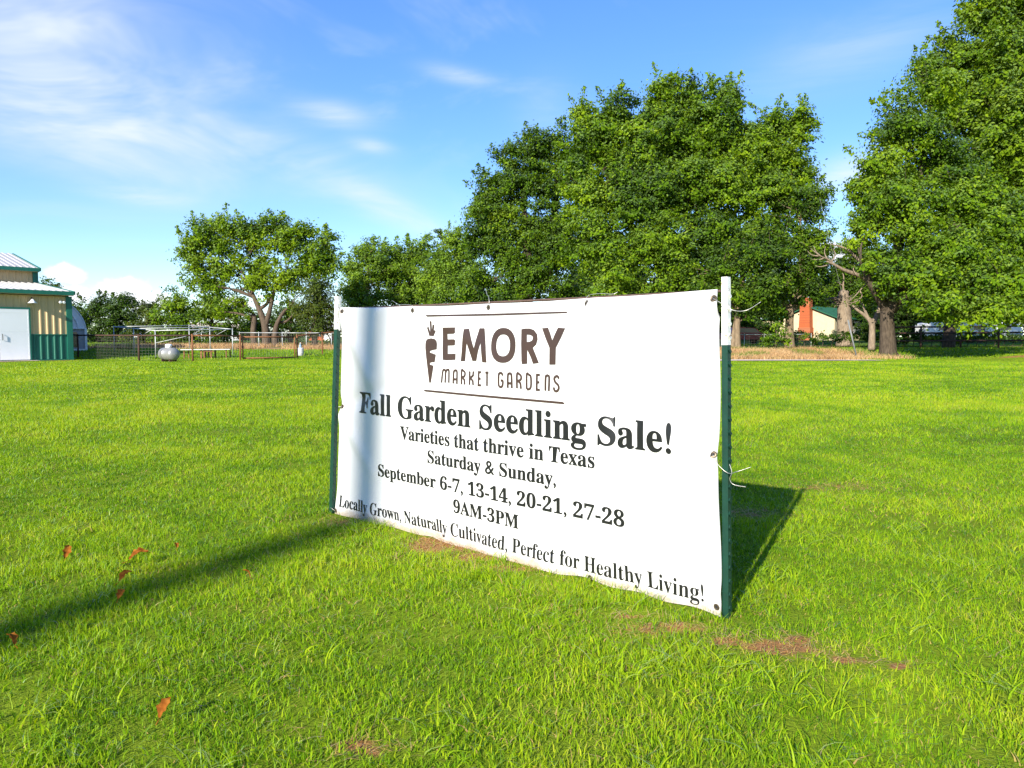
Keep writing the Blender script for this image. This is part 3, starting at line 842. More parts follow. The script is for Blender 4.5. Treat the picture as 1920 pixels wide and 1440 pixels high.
    m = MB(); m.tube([(-1.78, -.02, 2.82), (-1.78, -.10, 3.0), (-1.78, -.24, 3.05), (-1.78, -.30, 2.96)], .018, 8); m.lathe([(.05, -.035), (.06, -.06), (.03, -.09)], 12, Matrix.Translation((-1.78, -.30, 2.82)))
    m.build('lamp_arm', M['dark'], lamp)
    m = MB(); m.lathe([(.02, 0), (.06, .02), (.07, .10), (.05, .12)], 14, Matrix.Translation((-.38, -.16, 2.86)) @ Matrix.Rotation(R(100), 4, 'X')); m.lathe([(.02, 0), (.06, .02), (.07, .10), (.05, .12)], 14, Matrix.Translation((-.54, -.16, 2.86)) @ Matrix.Rotation(R(95), 4, 'X')); m.box(-.52, -.40, -.17, -.02, 2.83, 2.88)
    m.build('flood_light', M['white_metal'], barn)
    m = MB(); m.box(-L, .0, .6, D - .6, .0, .05); m.build('floor_slab', M['concrete'], barn)


barn_build()
s45 = math.sqrt(.5)
sheet('path', lambda s, t: (-22.05 - 1.6 * s45 - 5 * s * s45 + (.06 + .9 * t) * s45, 38 - 1.6 * s45 - 5 * s * s45 - (.06 + .9 * t) * s45), M['concrete'], lift=.03)


# ------------------------------------------------------------------ small greenhouse behind it
def greenhouse():
    d = 45.0; c = at(162, 660, d); o = thing('greenhouse', (c.x, d, gzf(c.x, d)), 'small white arched greenhouse peeking out behind the barn corner', 'greenhouse', rz=R(34))
    hw = 1.75; zb = 1.28; n = 24; ln = 5.0
    arc = [(-hw + hw * math.cos(math.pi * k / n), zb + 1.75 * math.sin(math.pi * k / n) ** 1.15) for k in range(n + 1)]
    m = MB(); m.prism(arc, lambda p: (p[0], 0, p[1]), lambda p: (p[0], ln, p[1])); m.build('cover', M['cover'], o)
    m = MB()
    for yy, q in ((-.03, 1.0), (-.03, .78), (1.6, 1.01), (3.2, 1.01), (4.9, 1.01)): m.tube([(-hw + (p[0] + hw) * q, yy, zb + (p[1] - zb) * q) for p in arc], .028, 6)
    m.build('hoop', M['white_metal'], o)
    m = MB(); m.box(-2 * hw, -.001, .02, ln - .02, .1, zb - .004); m.build('wall', M['grey_wall'], o)
    m = MB()
    for x in (-2 * hw, 0): m.box(x - .06, x + .06, -.06, .06, 0, zb)
    m.box(-2 * hw - .06, .06, -.07, .05, -.05, .10); m.box(-2 * hw - .06, .06, -.075, .05, zb - .002, zb + .05); m.build('frame', M['white_metal'], o)
    m = MB(); m.box(-1.05, -.45, -.01, .019, .2, 1.1); m.build('window', M['glass'], o)


greenhouse()


# ------------------------------------------------------------------ rusty pipe fence and gate
def G(px, d):
    x = (px - 960) / FPX * d * 1.0
    return Vector((x, d, gzf(x, d)))


def pipe_fence(name, pts, hgt, label, mats, group=None, bottom=True, mesh=.15, pr=.045, rails=(1.0,), fall=1.0):
    o = thing(name, pts[0], label, 'fence', group=group); o0 = pts[0]
    for i, p in enumerate(pts):
        m = MB(); q = p - o0
        m.tube([q + Vector((0, 0, -.15)), q + Vector((0, 0, hgt + .03))], pr, 10); m.lathe([(pr * 1.25, 0), (pr * 1.1, .03), (.01, .045)], 10, Matrix.Translation(q + Vector((0, 0, hgt + .03))))
        m.build('post', mats[i % len(mats)] if i < len(mats) else mats[-1], o)
    for k, (a, b) in enumerate(zip(pts, pts[1:])):
        mt = mats[min(k, len(mats) - 1)]
        m = MB()
        for r in rails: m.tube([a - o0 + Vector((0, 0, hgt * r)), b - o0 + Vector((0, 0, hgt * r))], pr * .85, 8)
        m.build('rail', mt, o)
        if mesh:
            w = MB(); L = (b - a).length; n = max(2, int(L / mesh))
            for j in range(1, n):
                c = a.lerp(b, j / n) - o0; w.bar(c + Vector((0, 0, .05)), c + Vector((0, 0, hgt)), .003, .003)
            z = .05
            while z < hgt: w.bar(a - o0 + Vector((0, 0, z)), b - o0 + Vector((0, 0, z)), .003, .003); z += mesh
            w.build('wire_mesh', M['fence_wire'], o)
    return o


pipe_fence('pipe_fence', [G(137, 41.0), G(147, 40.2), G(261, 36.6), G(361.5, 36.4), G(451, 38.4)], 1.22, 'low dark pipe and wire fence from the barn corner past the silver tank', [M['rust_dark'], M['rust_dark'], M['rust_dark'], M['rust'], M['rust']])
pipe_fence('pipe_fence', [G(557.5, 40.4), G(605, 43.5), G(668, 47.5)], 1.22, 'rust-brown pipe fence running from the gate towards the left banner post', [M['rust']])


def gate():
    a, b = G(455.5, 38.6), G(553, 40.2)
    o = thing('pipe_gate', a, 'closed rusty pipe gate with bare frame and wire between double posts', 'gate')
    v = b - a; m = MB()
    zz = lambda p, z: p + Vector((0, 0, z))
    for p, q in ((zz(v * 0, .07), zz(v * 0, 1.2)), (zz(v, .07), zz(v, 1.2)), (zz(v * 0, 1.17), zz(v, 1.17)), (zz(v * 0, .09), zz(v, .09))): m.tube([p, q], .038, 8)
    m.build('gate_frame', M['rust'], o)
    w = MB(); n = 22
    for j in range(1, n): w.bar(zz(v * (j / n), .09), zz(v * (j / n), 1.17), .003, .003)
    for j in range(1, 8): w.bar(zz(v * 0, .09 + j * .135), zz(v, .09 + j * .135), .003, .003)
    w.build('wire_mesh', M['fence_wire'], o)
    m = MB(); m.box(-.02, .10, -.07, -.04, .62, .70); m.build('latch', M['rust_dark'], o)


gate()
cl = [G(450, 54), G(486, 53), G(530, 53), G(575, 53), G(622, 53), G(668, 53)]
pipe_fence('chain_link_fence', cl, 1.05, 'thin grey chain link fence behind the gate in front of the pale trunks', [M['galv']], mesh=.12, pr=.028)
pipe_fence('chain_link_fence', [G(1352, 51), G(1395, 51), G(1432, 51), G(1475, 52), G(1520, 53)], .95, 'grey wire fence in the shade just right of the near banner post', [M['galv']], mesh=.15, pr=.028)
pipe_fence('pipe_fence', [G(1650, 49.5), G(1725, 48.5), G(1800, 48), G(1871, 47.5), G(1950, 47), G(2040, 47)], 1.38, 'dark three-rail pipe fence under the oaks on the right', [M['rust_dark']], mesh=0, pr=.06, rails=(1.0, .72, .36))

# ------------------------------------------------------------------ propane tank
def tank():
    c = G(317, 34.9); o = thing('propane_tank', c, 'silver propane tank lying on the lawn in front of the dark fence', 'gas tank', rz=R(-38))
    r, L = .285, .86; M4 = Matrix.Translation((0, 0, r + .07)) @ Matrix.Rotation(R(90), 4, 'Y')
    prof = [(r * math.cos(a), -L / 2 - r * .62 * math.sin(a)) for a in np.linspace(math.pi / 2 * .98, 0, 8)] + [(r, -L * .17), (r + .008, -L * .165), (r + .008, -L * .15), (r, -L * .145)] + [(r * math.cos(a), L / 2 + r * .62 * math.sin(a)) for a in np.linspace(0, math.pi / 2 * .98, 8)]
    m = MB(); m.lathe(prof, 32, M4); m.build('shell', M['tank'], o)
    m = MB(); m.lathe([(.15, 0), (.15, .13), (.135, .17), (.06, .19), (.01, .192)], 20, Matrix.Translation((0, 0, 2 * r + .055))); m.build('dome', M['white_metal'], o)
    for x in (-.34, .34):
        m = MB(); m.box(x - .035, x + .035, -.17, .17, -.02, .12); m.build('foot', M['rust_dark'], o)
    m = MB(); m.tube([(.28, 0, 2 * r + .07), (.28, 0, 2 * r + .14), (.18, 0, 2 * r + .15)], .018, 8); m.build('valve', M['brass'], o)


tank()


# ------------------------------------------------------------------ white pipe frame
def frame():
    A, B, D4, C4 = G(215, 44.0), G(292.5, 40.6), G(356, 46.5), G(437, 42.6)
    o = thing('open_shelter', A, 'white open pipe shelter with diagonal braces standing behind the fence', 'frame')
    tz = 1.48; up = lambda p, z: p - A + Vector((0, 0, z))
    E1, E2 = (A + B) / 2, (D4 + C4) / 2
    for p in (A, E1, B, D4, E2, C4):
        m = MB(); m.tube([up(p, -.1), up(p, tz + .05)], .026, 8); m.build('post', M['galv'], o)
    for p, q in ((A, B), (D4, C4), (A, D4), (B, C4), (E1, E2)):
        m = MB(); m.tube([up(p, tz), up(q, tz)], .024, 8); m.build('rail', M['galv'], o)
    for p, q in ((A, E1), (E1, B), (B, C4), (D4, E2), (E2, C4)):
        r = p.lerp(q, .8)
        m = MB(); m.tube([up(p, tz * .55), up(r, tz)], .016, 6); m.build('brace', M['galv'], o)


frame()


def bench():
    a, b = G(334, 39.6), G(427, 40.6)
    o = thing('work_table', a, 'long low table with a white top and rusty brown legs behind the fence', 'table')
    v = b - a; zz = lambda t, z, s=0: v * t + Vector((0, s, z))
    m = MB(); m.bar(zz(0, .50, .3), zz(1, .49, .3), .75, .03); m.build('table_top', M['white_metal'], o)
    for t in (.12, .46, .52, .66, .97):
        for s in (.02, .58):
            m = MB(); m.bar(zz(t, -.03, s), zz(t, .474, s), .075 if .4 < t < .7 else .05, .05); m.build('leg', M['rust'], o)
    m = MB(); m.bar(zz(.45, .40, .3), zz(.67, .40, .3), .60, .05); m.build('cross_brace', M['rust'], o)


bench()


def barrel():
    c = G(563.5, 42.6); o = thing('barrel', c, 'small white plastic barrel beside the gate post', 'barrel')
    m = MB(); m.lathe([(.165, 0), (.178, .02), (.178, .15), (.184, .165), (.178, .18), (.178, .36), (.17, .40), (.15, .41)], 24); m.build('body', M['barrel'], o)
    m = MB(); m.lathe([(.182, .40), (.186, .41), (.186, .435), (.17, .445)], 24); m.build('lid', M['white_metal'], o)
    c2 = c + Vector((0, 0, .446)); m = MB(); m.lathe([(.065, 0), (.07, .01), (.07, .13), (.05, .17), (.028, .19), (.028, .25)], 18)
    j = m.build('water_jug', M['blue_plastic']); j.location = c2; tag(j, 'pale blue jug standing on the white barrel lid', 'jug')
    m = MB(); m.lathe([(.032, .25), (.032, .285), (.02, .29)], 12); m.build('cap', M['white_metal'], j)


barrel()


# ------------------------------------------------------------------ houses and vehicles in the background
def house():
    d = 85.0; c = at(1564, 640, d); o = thing('house', (c.x, d, gzf(c.x, d)), 'low cream house with green metal roof and orange brick chimney between the trees', 'house', rz=R(45))
    o.scale = (1.21, 1.21, 1.21); L, Wd, ez, rz_ = 6.2, 4.9, 2.15, 3.15
    m = MB(); m.box(0, L, 0, Wd, -.3, ez)
    m.prism([(0, ez), (Wd, ez), (Wd / 2, rz_)], lambda p: (0, p[0], p[1]), lambda p: (.2, p[0], p[1])); m.prism([(0, ez), (Wd, ez), (Wd / 2, rz_)], lambda p: (L - .2, p[0], p[1]), lambda p: (L, p[0], p[1]))
    m.build('wall', M['cream'], o)
    k = (rz_ - ez) / (Wd / 2)
    for s in (0, 1):
        y0, y1 = (-.45, Wd / 2) if s == 0 else (Wd + .45, Wd / 2)
        m = MB(); a = Vector((-.35, y0, ez - .45 * k + .03)); b = Vector((-.35, y1, rz_ + .03)); t = Vector((0, 0, .07)); x = Vector((L + .7, 0, 0))
        m.hexa([a, a + x, b + x, b, a + t, a + x + t, b + x + t, b + t]); rf = m.build('roof', M['roof_green'], o)
    m = MB()
    m.hexa([(-.75, 1.95, -.3), (-.004, 1.95, -.3), (-.004, 3.15, -.3), (-.75, 3.15, -.3), (-.75, 1.95, 1.2), (-.004, 1.95, 1.2), (-.004, 3.15, 1.2), (-.75, 3.15, 1.2)])
    m.hexa([(-.72, 2.02, 1.2), (-.004, 2.02, 1.2), (-.004, 3.08, 1.2), (-.72, 3.08, 1.2), (-.68, 2.12, 4.0), (-.02, 2.12, 4.0), (-.02, 2.98, 4.0), (-.68, 2.98, 4.0)])
    ch = m.build('chimney', M['brick'], o)
    m = MB(); m.box(-.72, .02, 2.06, 3.04, 4.001, 4.09); m.lathe([(.16, 0), (.13, .3), (.15, .32)], 12, Matrix.Translation((-.35, 2.55, 4.09))); m.build('chimney_cap', M['grey_wall'], ch)
    for x0 in (2.4, 4.5):
        m = MB(); m.box(x0, x0 + 1.7, -.03, -.004, .75, 1.85); w = m.build('window', M['glass'], o)
        m = MB()
        for q in range(7): m.box(x0 + q * .277, x0 + q * .277 + .05, -.06, -.031, .75, 1.85)
        m.box(x0 - .05, x0 + 1.75, -.062, -.031, .68, .749); m.box(x0 - .05, x0 + 1.75, -.062, -.031, 1.851, 1.92); m.build('frame', M['grey_wall'], w)
    # low wing on the left
    m = MB(); m.box(.6, L - .3, Wd + .005, Wd + 3.8, -.3, 1.9); m.build('wall', M['cream'], o)
    m = MB(); m.hexa([(.3, Wd + .002, 2.25), (L, Wd + .002, 2.25), (L, Wd + 4.2, 1.85), (.3, Wd + 4.2, 1.85), (.3, Wd + .002, 2.32), (L, Wd + .002, 2.32), (L, Wd + 4.2, 1.92), (.3, Wd + 4.2, 1.92)]); m.build('roof', M['roof_green'], o)


house()


def plain_house(px, d, w, dep, h, rh, rz, wall, roof, label, windows=2):
    c = at(px, 645, d); o = thing('house', (c.x, d, gzf(c.x, d)), label, 'house', rz=rz)
    m = MB(); m.box(-w / 2, w / 2, 0, dep, -.3, h); m.build('wall', wall, o)
    m = MB(); e = .4
    m.prism([(-e, h), (dep + e, h), (dep / 2, h + rh)], lambda p: (-w / 2 - e, p[0], p[1] + .005), lambda p: (w / 2 + e, p[0], p[1] + .005)); m.build('roof', roof, o)
    for k in range(windows):
        x = -w / 2 + w * (k + .5) / windows
        m = MB(); m.box(x - .45, x + .45, -.03, -.003, h * .42, h * .82); wi = m.build('window', M['glass'], o)
        m = MB(); m.box(x - .52, x + .52, -.05, -.031, h * .38, h * .419); m.box(x - .52, x + .52, -.05, -.031, h * .821, h * .86); m.box(x - .03, x + .03, -.05, -.031, h * .42, h * .82); m.build('frame', M['white_metal'], wi)
    m = MB(); m.box(w * .18, w * .18 + .8, -.035, -.003, 0, h * .85); dr = m.build('door', M['white_metal'], o)
    m = MB(); m.box(w * .18 + .66, w * .18 + .72, -.08, -.036, h * .42, h * .47); m.build('handle', M['dark'], dr)


plain_house(403, 84, 5.6, 4, 1.25, .75, R(8), M['grey_wall'], M['tan_roof'], 'low grey house with a pale tan roof far behind the pipe frame')
plain_house(600, 86, 2.6, 3, 1.3, .5, R(-5), M['brick'], M['grey_wall'], 'tiny brick building far behind the gate near the left banner post', 1)


def car(px, d, rz, paint, label, s=1.0):
    c = at(px, 640, d); o = thing('parked_car', (c.x, d, gzf(c.x, d)), label, 'car', rz=rz)
    prof = [(-2.1, .35), (2.1, .35), (2.15, .62), (2.0, .82), (1.15, .93), (.55, 1.38), (-.9, 1.42), (-1.6, .98), (-2.1, .9), (-2.15, .6)]
    m = MB(); m.prism([(a * s, b * s) for a, b in prof], lambda p: (p[0], -.82 * s, p[1]), lambda p: (p[0], .82 * s, p[1])); m.build('body', paint, o, bevel=.05)
    for sd in (-1, 1):
        m = MB(); q = [(1.0, .95), (.5, 1.31), (-.85, 1.34), (-1.4, .97)]
        m.prism([(a * s, b * s) for a, b in q], lambda p: (p[0], sd * .815 * s, p[1]), lambda p: (p[0], sd * .83 * s, p[1])); m.build('window', M['glass'], o)
        for x in (-1.3, 1.3):
            m = MB(); m.lathe([(.33 * s, -.09), (.34 * s, 0), (.33 * s, .09)], 18, Matrix.Translation((x * s, sd * .78 * s, .33 * s)) @ Matrix.Rotation(R(90), 4, 'X')); wh = m.build('wheel', M['tyre'], o)
            m = MB(); m.lathe([(.19 * s, -.1), (.2 * s, 0), (.19 * s, .1)], 14, Matrix.Translation((x * s, sd * .80 * s, .33 * s)) @ Matrix.Rotation(R(90), 4, 'X')); m.build('rim', M['galv'], wh)


car(1396, 66, R(12), M['red_paint'], 'red car parked deep in the shade right of the near banner post')
car(236, 92, R(-10), M['white_paint'], 'white car parked far back behind the white pipe shelter')


def trailer():
    d = 72.0; c = at(1815, 640, d); o = thing('travel_trailer', (c.x, d, gzf(c.x, d)), 'long white trailer parked behind the dark fence on the right', 'trailer', rz=R(-3))
    o.scale = (1.05, 1, .82)
    pr = [(-4.2, .75), (4.1, .75), (4.25, 1.1), (3.9, 2.0), (3.2, 2.32), (-3.9, 2.32), (-4.25, 2.1)]
    m = MB(); m.prism(pr, lambda p: (p[0], -1.1, p[1]), lambda p: (p[0], 1.1, p[1])); m.build('body', M['white_paint'], o, bevel=.06)
    for x in (-2.6, .4, 2.6):
        m = MB(); m.box(x - .5, x + .5, -1.125, -1.101, 1.45, 1.85); m.build('window', M['glass'], o)
    m = MB(); m.box(-4.2, 4.15, -1.118, -1.101, .95, 1.05); m.build('stripe', M['grey_wall'], o)
    m = MB(); m.box(-1.25, -.65, -1.13, -1.101, .8, 2.0); m.build('door', M['white_metal'], o)
    for x in (-.2, .55):
        for s in (-1, 1):
            m = MB(); m.lathe([(.35, -.1), (.36, 0), (.35, .1)], 18, Matrix.Translation((x, s * .98, .36)) @ Matrix.Rotation(R(90), 4, 'X')); m.build('wheel', M['tyre'], o)
    m = MB(); m.bar((4.1, 0, .62), (5.3, 0, .5), .12, .1); m.bar((4.9, 0, .1), (4.9, 0, .6), .06, .06); m.build('hitch', M['galv'], o)


trailer()

# guy wire with its grey plastic guard, leaning in the verge
m = MB(); c = G(1607, 40.2)
a = at(1608, 678, 40.2) - c; b = at(1590, 600, 40.2) - c; e = at(1578, 548, 40.2) - c
m.tube([a, b], .042, 8); gw = m.build('guy_wire', M['grey_plastic']); gw.location = c
m = MB(); m.tube([b, e, e + (e - b) * 3.4], .006, 6); m.build('cable', M['fence_wire'], gw)
tag(gw, 'thin leaning grey guy wire guard rising from the verge in front of the green roof', 'guy wire')

# utility pole behind the viewer; its shadow crosses the lawn and the left end of the banner
def utility_pole():
    hd = Vector((SUN_DIR.x, SUN_DIR.y, 0)).normalized()
    ln = BD * .075; h0 = 15.2
    p = PL + BD * .49 + hd * 28.0 - ln * h0; at_h = lambda h: ln * h + Vector((0, 0, h))
    o = thing('utility_pole', (p.x, p.y, 0), 'wooden utility pole whose long thin shadow crosses the lawn to the banner', 'utility pole')
    m = MB(); m.tube([at_h(-.3), at_h(8), at_h(16.6)], [.20, .17, .135], 14); m.build('pole', M['pole_wood'], o)
    s = at_h(15.2) - BD * .36
    m = MB(); m.lathe([(.16, -.42), (.24, -.34), (.24, .33), (.16, .40), (.04, .42)], 18, Matrix.Translation(s)); t = m.build('transformer', M['galv'], o)
    m = MB(); m.lathe([(.03, .39), (.045, .45), (.03, .51), (.02, .57)], 10, Matrix.Translation(s)); m.build('bushing', M['grey_wall'], t)


utility_pole()

# ------------------------------------------------------------------ trees
class Tree:
    def __init__(self, name, px, d, label, leaf, bark, seed, cat='tree', group=None):
        self.x = (px - 960) / FPX * d; self.d = d; self.rng = np.random.default_rng(seed); self.rr = random.Random(seed)
        self.base = Vector((self.x, d, gzf(self.x, d) - .08))
        self.o = thing(name, self.base, label, cat, group=group)
        self.m = MB(); self.V = []; self.T = []; self.leaf = leaf; self.bark = bark; self.stems = []
    def pt(self, px, py, doff=0.0): return at(px, py, self.d + doff) - self.base
    def stem(self, pts, rad, n=10):
        """pts: photo pixels with depth offset (px, py, doff)"""
        P = [self.pt(*p) if len(p) == 3 else self.pt(*p, 0) for p in pts]
        P = smooth_line3(P, 4)
        r = np.interp(np.linspace(0, 1, len(P)), np.linspace(0, 1, len(rad)), rad)
        self.m.tube(P, list(r), n); self.stems.append((P, r))
        return P
    def root(self, r):
        for k in range(6):
            a = k * math.pi / 3 + self.rr.random()
            self.m.tube([Vector((math.cos(a) * r * .5, math.sin(a) * r * .5, .5 * r + .25)), Vector((math.cos(a) * r * 1.05, math.sin(a) * r * 1.05, .14)), Vector((math.cos(a) * r * 1.7, math.sin(a) * r * 1.7, -.1))], [r * .34, r * .25, r * .06], 6)
    def limb_to(self, c, r0):
        best = None
        for P, r in self.stems:
            k0 = int(len(P) * .45)
            for i in range(k0, len(P)):
                if P[i].z > c.z + .4: continue
                s = (P[i] - c).length + (2.0 if P[i].z > c.z - .6 else 0)
                if best is None or s < best[0]: best = (s, P[i], r[i])
        if best is None:
            P, r = self.stems[0]; best = (0, P[len(P) // 2], r[len(P) // 2])
        a, ra = best[1], min(best[2] * .62, r0)
        v = c - a; L = v.length
        m1 = a + v * .35 + Vector((self.rr.uniform(-.08, .08) * L, self.rr.uniform(-.08, .08) * L, .10 * L))
        m2 = a + v * .7 + Vector((self.rr.uniform(-.08, .08) * L, self.rr.uniform(-.08, .08) * L, .06 * L))
        Q = smooth_line3([a, m1, m2, c], 3)
        self.m.tube(Q, list(np.linspace(ra, max(.02, ra * .28), len(Q))), 6)
    def blob(self, px, py, rx, ry, doff=0.0, n=22, m=55, ls=.19, tone=.5, limb=.13, tight=1.0, rd=None):
        s = (self.d + doff) / FPX
        c = self.pt(px, py, doff); A = np.array([rx * s, (rd or min(rx, 95)) * s * .9, ry * s])
        if limb: self.limb_to(c - Vector((0, 0, A[2] * .35)), limb)
        g = self.rng
        mA = float(np.mean(A)); area = float(A[0] * A[2])
        base = np.array(c)
        if mA > .9:                      # leaf lobes with gaps between them
            nl = int(5 + 2.3 * area)
            v = g.standard_normal((nl, 3)); v /= np.linalg.norm(v, axis=1)[:, None]
            lob = base + v * (g.random(nl) ** .45)[:, None] * A * .80
            rl = np.clip(mA * (.24 + .28 * g.random(nl)), .35, 1.15)
        else:
            lob = base[None]; rl = np.array([mA * .85])
        if limb:
            for q in lob:
                self.m.tube([Vector(base - np.array([0, 0, A[2] * .35])), Vector(base + (q - base) * .5 + np.array([0, 0, .06])), Vector(q)], [.045, .03, .012], 4, cap=False)
        P, O = [], []
        for q, r_ in zip(lob, rl):
            k = max(6, int(DENS * n / 20 * 4.6 * r_ * r_ * 1.7))
            w = g.standard_normal((k, 3)) + np.array([0, 0, .25]); w /= np.linalg.norm(w, axis=1)[:, None]
            P.append(q + w * ((.35 + .70 * g.random(k) ** .6) * np.where(g.random(k) < .10, 1.2 + .35 * g.random(k), 1))[:, None] * r_ * np.array([1, 1, .92])); O.append(w)
        P, O = np.concatenate(P), np.concatenate(O); n = len(P)
        if mA > .8 and limb:             # ragged shoots sticking out of the crown
            ns = int(4 + 1.2 * area)
            w = g.standard_normal((ns, 3)) * np.array([1, .8, .7]) + np.array([0, 0, .55]); w /= np.linalg.norm(w, axis=1)[:, None]
            for a in range(ns):
                s0 = base + w[a] * A * .85; Ls = (.7 + 1.0 * g.random()) * min(1.0, mA / 1.6); dr = w[a] * .7 + np.array([0, 0, .45]) + .3 * g.standard_normal(3); dr /= np.linalg.norm(dr)
                mm = int(40 * Ls * 1.5); tt = g.random(mm) ** .8
                Q = s0 + dr * (tt * Ls)[:, None] + g.standard_normal((mm, 3)) * (.20 * (1 - tt) + .05)[:, None]
                self.leaves(Q, g.standard_normal((mm, 3)) * .6 + np.array([0, -.2, .5]), ls * .84, np.clip(tone + .1 + .16 * g.standard_normal(mm), 0, 1))
                self.m.tube([Vector(base + w[a] * A * .3), Vector(s0), Vector(s0 + dr * Ls * .9)], [.022, .014, .005], 3, cap=False)
        lt = tone + .15 * g.standard_normal()
        for i in range(n):
            p = P[i]; out = O[i]
            sg = min(.16 + .16 * g.random(), .30 * mA) * tight
            e = g.standard_normal((m, 3)) * np.array([1.1, 1.1, .62])
            along = np.abs(g.standard_normal(m)) * .7
            dirn = e + out * along[:, None]
            Q = p + dirn * sg
            dn = dirn / (np.linalg.norm(dirn, axis=1)[:, None] + 1e-6)
            nr = g.standard_normal((m, 3)) * .42 + dn * .40 + out * .60 + np.array([0, 0, .35])
            nr /= np.linalg.norm(nr, axis=1)[:, None]
            t = np.cross(nr, g.standard_normal((m, 3))); t /= np.linalg.norm(t, axis=1)[:, None] + 1e-9
            b = np.cross(nr, t)
            k = ls * .84 * (.55 + .8 * g.random(m))[:, None]
            t *= k * .62; b *= k * .36
            fold = nr * k * .10
            self.V.append(np.stack([Q - t, Q + b + fold, Q + t, Q - b + fold], 1).reshape(-1, 3))
            ct = lt + .09 * g.standard_normal()
            self.T.append(np.repeat(np.clip(ct + .15 * g.standard_normal(m), 0, 1), 4))
    def leaves(self, Q, nr, ls, tones):
        g = self.rng; m = len(Q)
        nr = nr / np.linalg.norm(nr, axis=1)[:, None]
        t = np.cross(nr, g.standard_normal((m, 3))); t /= np.linalg.norm(t, axis=1)[:, None] + 1e-9
        b = np.cross(nr, t); k = ls * (.55 + .8 * g.random(m))[:, None]
        t = t * k * .62; b = b * k * .36; fold = nr * k * .10
        self.V.append(np.stack([Q - t, Q + b + fold, Q + t, Q - b + fold], 1).reshape(-1, 3)); self.T.append(np.repeat(tones, 4))
    def done(self):
        if len(self.m.b.verts): self.m.build('trunk', self.bark, self.o)
        if self.V:
            V = np.concatenate(self.V); n = len(V) // 4
            NLEAF.append(n)
            link('crown', np_mesh('crown', V, np.arange(4 * n).reshape(n, 4), self.leaf, np.concatenate(self.T)), self.o)
        return self.o


ntree = 0
NLEAF = []
DENS = 1.4
def tree(name, px, d, label, leaf, bark, stems, blobs, n=22, m=55, ls=.19, tone=.5, seed=None, root=0, limb=.13, cat='tree', group=None, tight=1.0):
    global ntree
    ntree += 1
    t = Tree(name, px, d, label, M[leaf], M[bark], seed or 100 + ntree, cat, group)
    for P, r in stems: t.stem(P, r)
    if root: t.root(root)
    for bq in blobs: t.blob(*bq[:4], bq[4] if len(bq) > 4 else 0, n=n, m=m, ls=ls, tone=tone, limb=limb, tight=tight)
    return t


# the big oak on the right, its trunk at the verge
t = tree('oak_tree', 1665, 42, 'broad oak on the right with a thick dark fluted trunk standing in the verge', 'leaf_bright', 'bark',
         [([(1665, 668, 0), (1664, 630, 0), (1663, 590, 0), (1667, 555, 0), (1672, 520, 0), (1690, 440, 0), (1720, 350, 1), (1740, 250, 1)], [.50, .40, .36, .37, .32, .26, .18, .09]),
          ([(1665, 585, 0), (1645, 553, -.3), (1632, 532, -.5), (1622, 508, -.6), (1614, 485, -.8)], [.30, .22, .18, .14, .10]),
          ([(1668, 580, 0), (1690, 552, -.2), (1712, 525, -.6), (1750, 480, -1), (1800, 420, -1)], [.42, .32, .26, .2, .1]),
          ([(1675, 570, 0), (1720, 540, -1.5), (1790, 545, -3.5), (1850, 560, -4.5)], [.3, .24, .16, .07])],
         [(1700, 235, 60, 50, 0), (1660, 300, 50, 50, 0), (1745, 170, 60, 50, 1), (1760, 290, 80, 70, 1), (1640, 365, 38, 45, 0), (1700, 370, 70, 60, -1), (1790, 380, 80, 70, 0),
          (1650, 425, 45, 35, 0), (1720, 450, 60, 45, -1.5), (1800, 470, 80, 55, -2), (1870, 420, 70, 60, -1), (1690, 505, 45, 28, -2), (1740, 530, 55, 32, -3), (1810, 545, 65, 36, -4), (1880, 530, 65, 45, -4),
          (1700, 555, 38, 22, -2.5), (1760, 575, 50, 24, -4.5), (1830, 590, 50, 24, -5), (1895, 585, 50, 28, -5), (1625, 430, 28, 24, 0), (1612, 330, 22, 24, 0), (1950, 560, 60, 40, -5), (1960, 480, 70, 60, -3), (1610, 455, 26, 16, .5), (1640, 520, 24, 16, .5), (1628, 500, 16, 14, -1.2), (1655, 540, 20, 14, -1.2), (1690, 545, 30, 20, 1), (1650, 480, 24, 20, -1)],
         n=26, m=62, ls=.19, tone=.50, root=.44, seed=11)
t.done()
# bare limbs of the leaning snag in front of it
t = Tree('dead_tree', 1634, 44, 'small half-dead forked tree with bleached bare branches left of the thick oak trunk', M['leaf_mid'], M['bark_dead'], 21)
t.stem([(1634, 656, 0), (1635, 630, 0), (1634, 606, 0), (1622, 592, 0), (1606, 580, 0), (1598, 572, 0)], [.21, .18, .16, .10, .075, .04])
t.stem([(1634, 610, 0), (1644, 592, .2), (1650, 570, .4), (1648, 552, .4)], [.17, .14, .11, .06])
t.stem([(1628, 598, 0), (1622, 583, 0), (1618, 575, 0)], [.1, .07, .03])
t.stem([(1648, 556, .2), (1626, 526, 0), (1606, 515, -.3), (1582, 506, -.6), (1566, 497, -.8), (1550, 490, -.9)], [.13, .14, .12, .10, .07, .04])
t.stem([(1626, 528, 0), (1622, 510, 0), (1612, 490, 0), (1603, 480, 0), (1590, 468, 0), (1574, 462, 0), (1558, 458, -.2)], [.12, .13, .12, .09, .07, .05, .02])
t.stem([(1566, 497, -.8), (1552, 486, -.9), (1538, 480, -1.1), (1520, 466, -1.2)], [.06, .05, .035, .012])
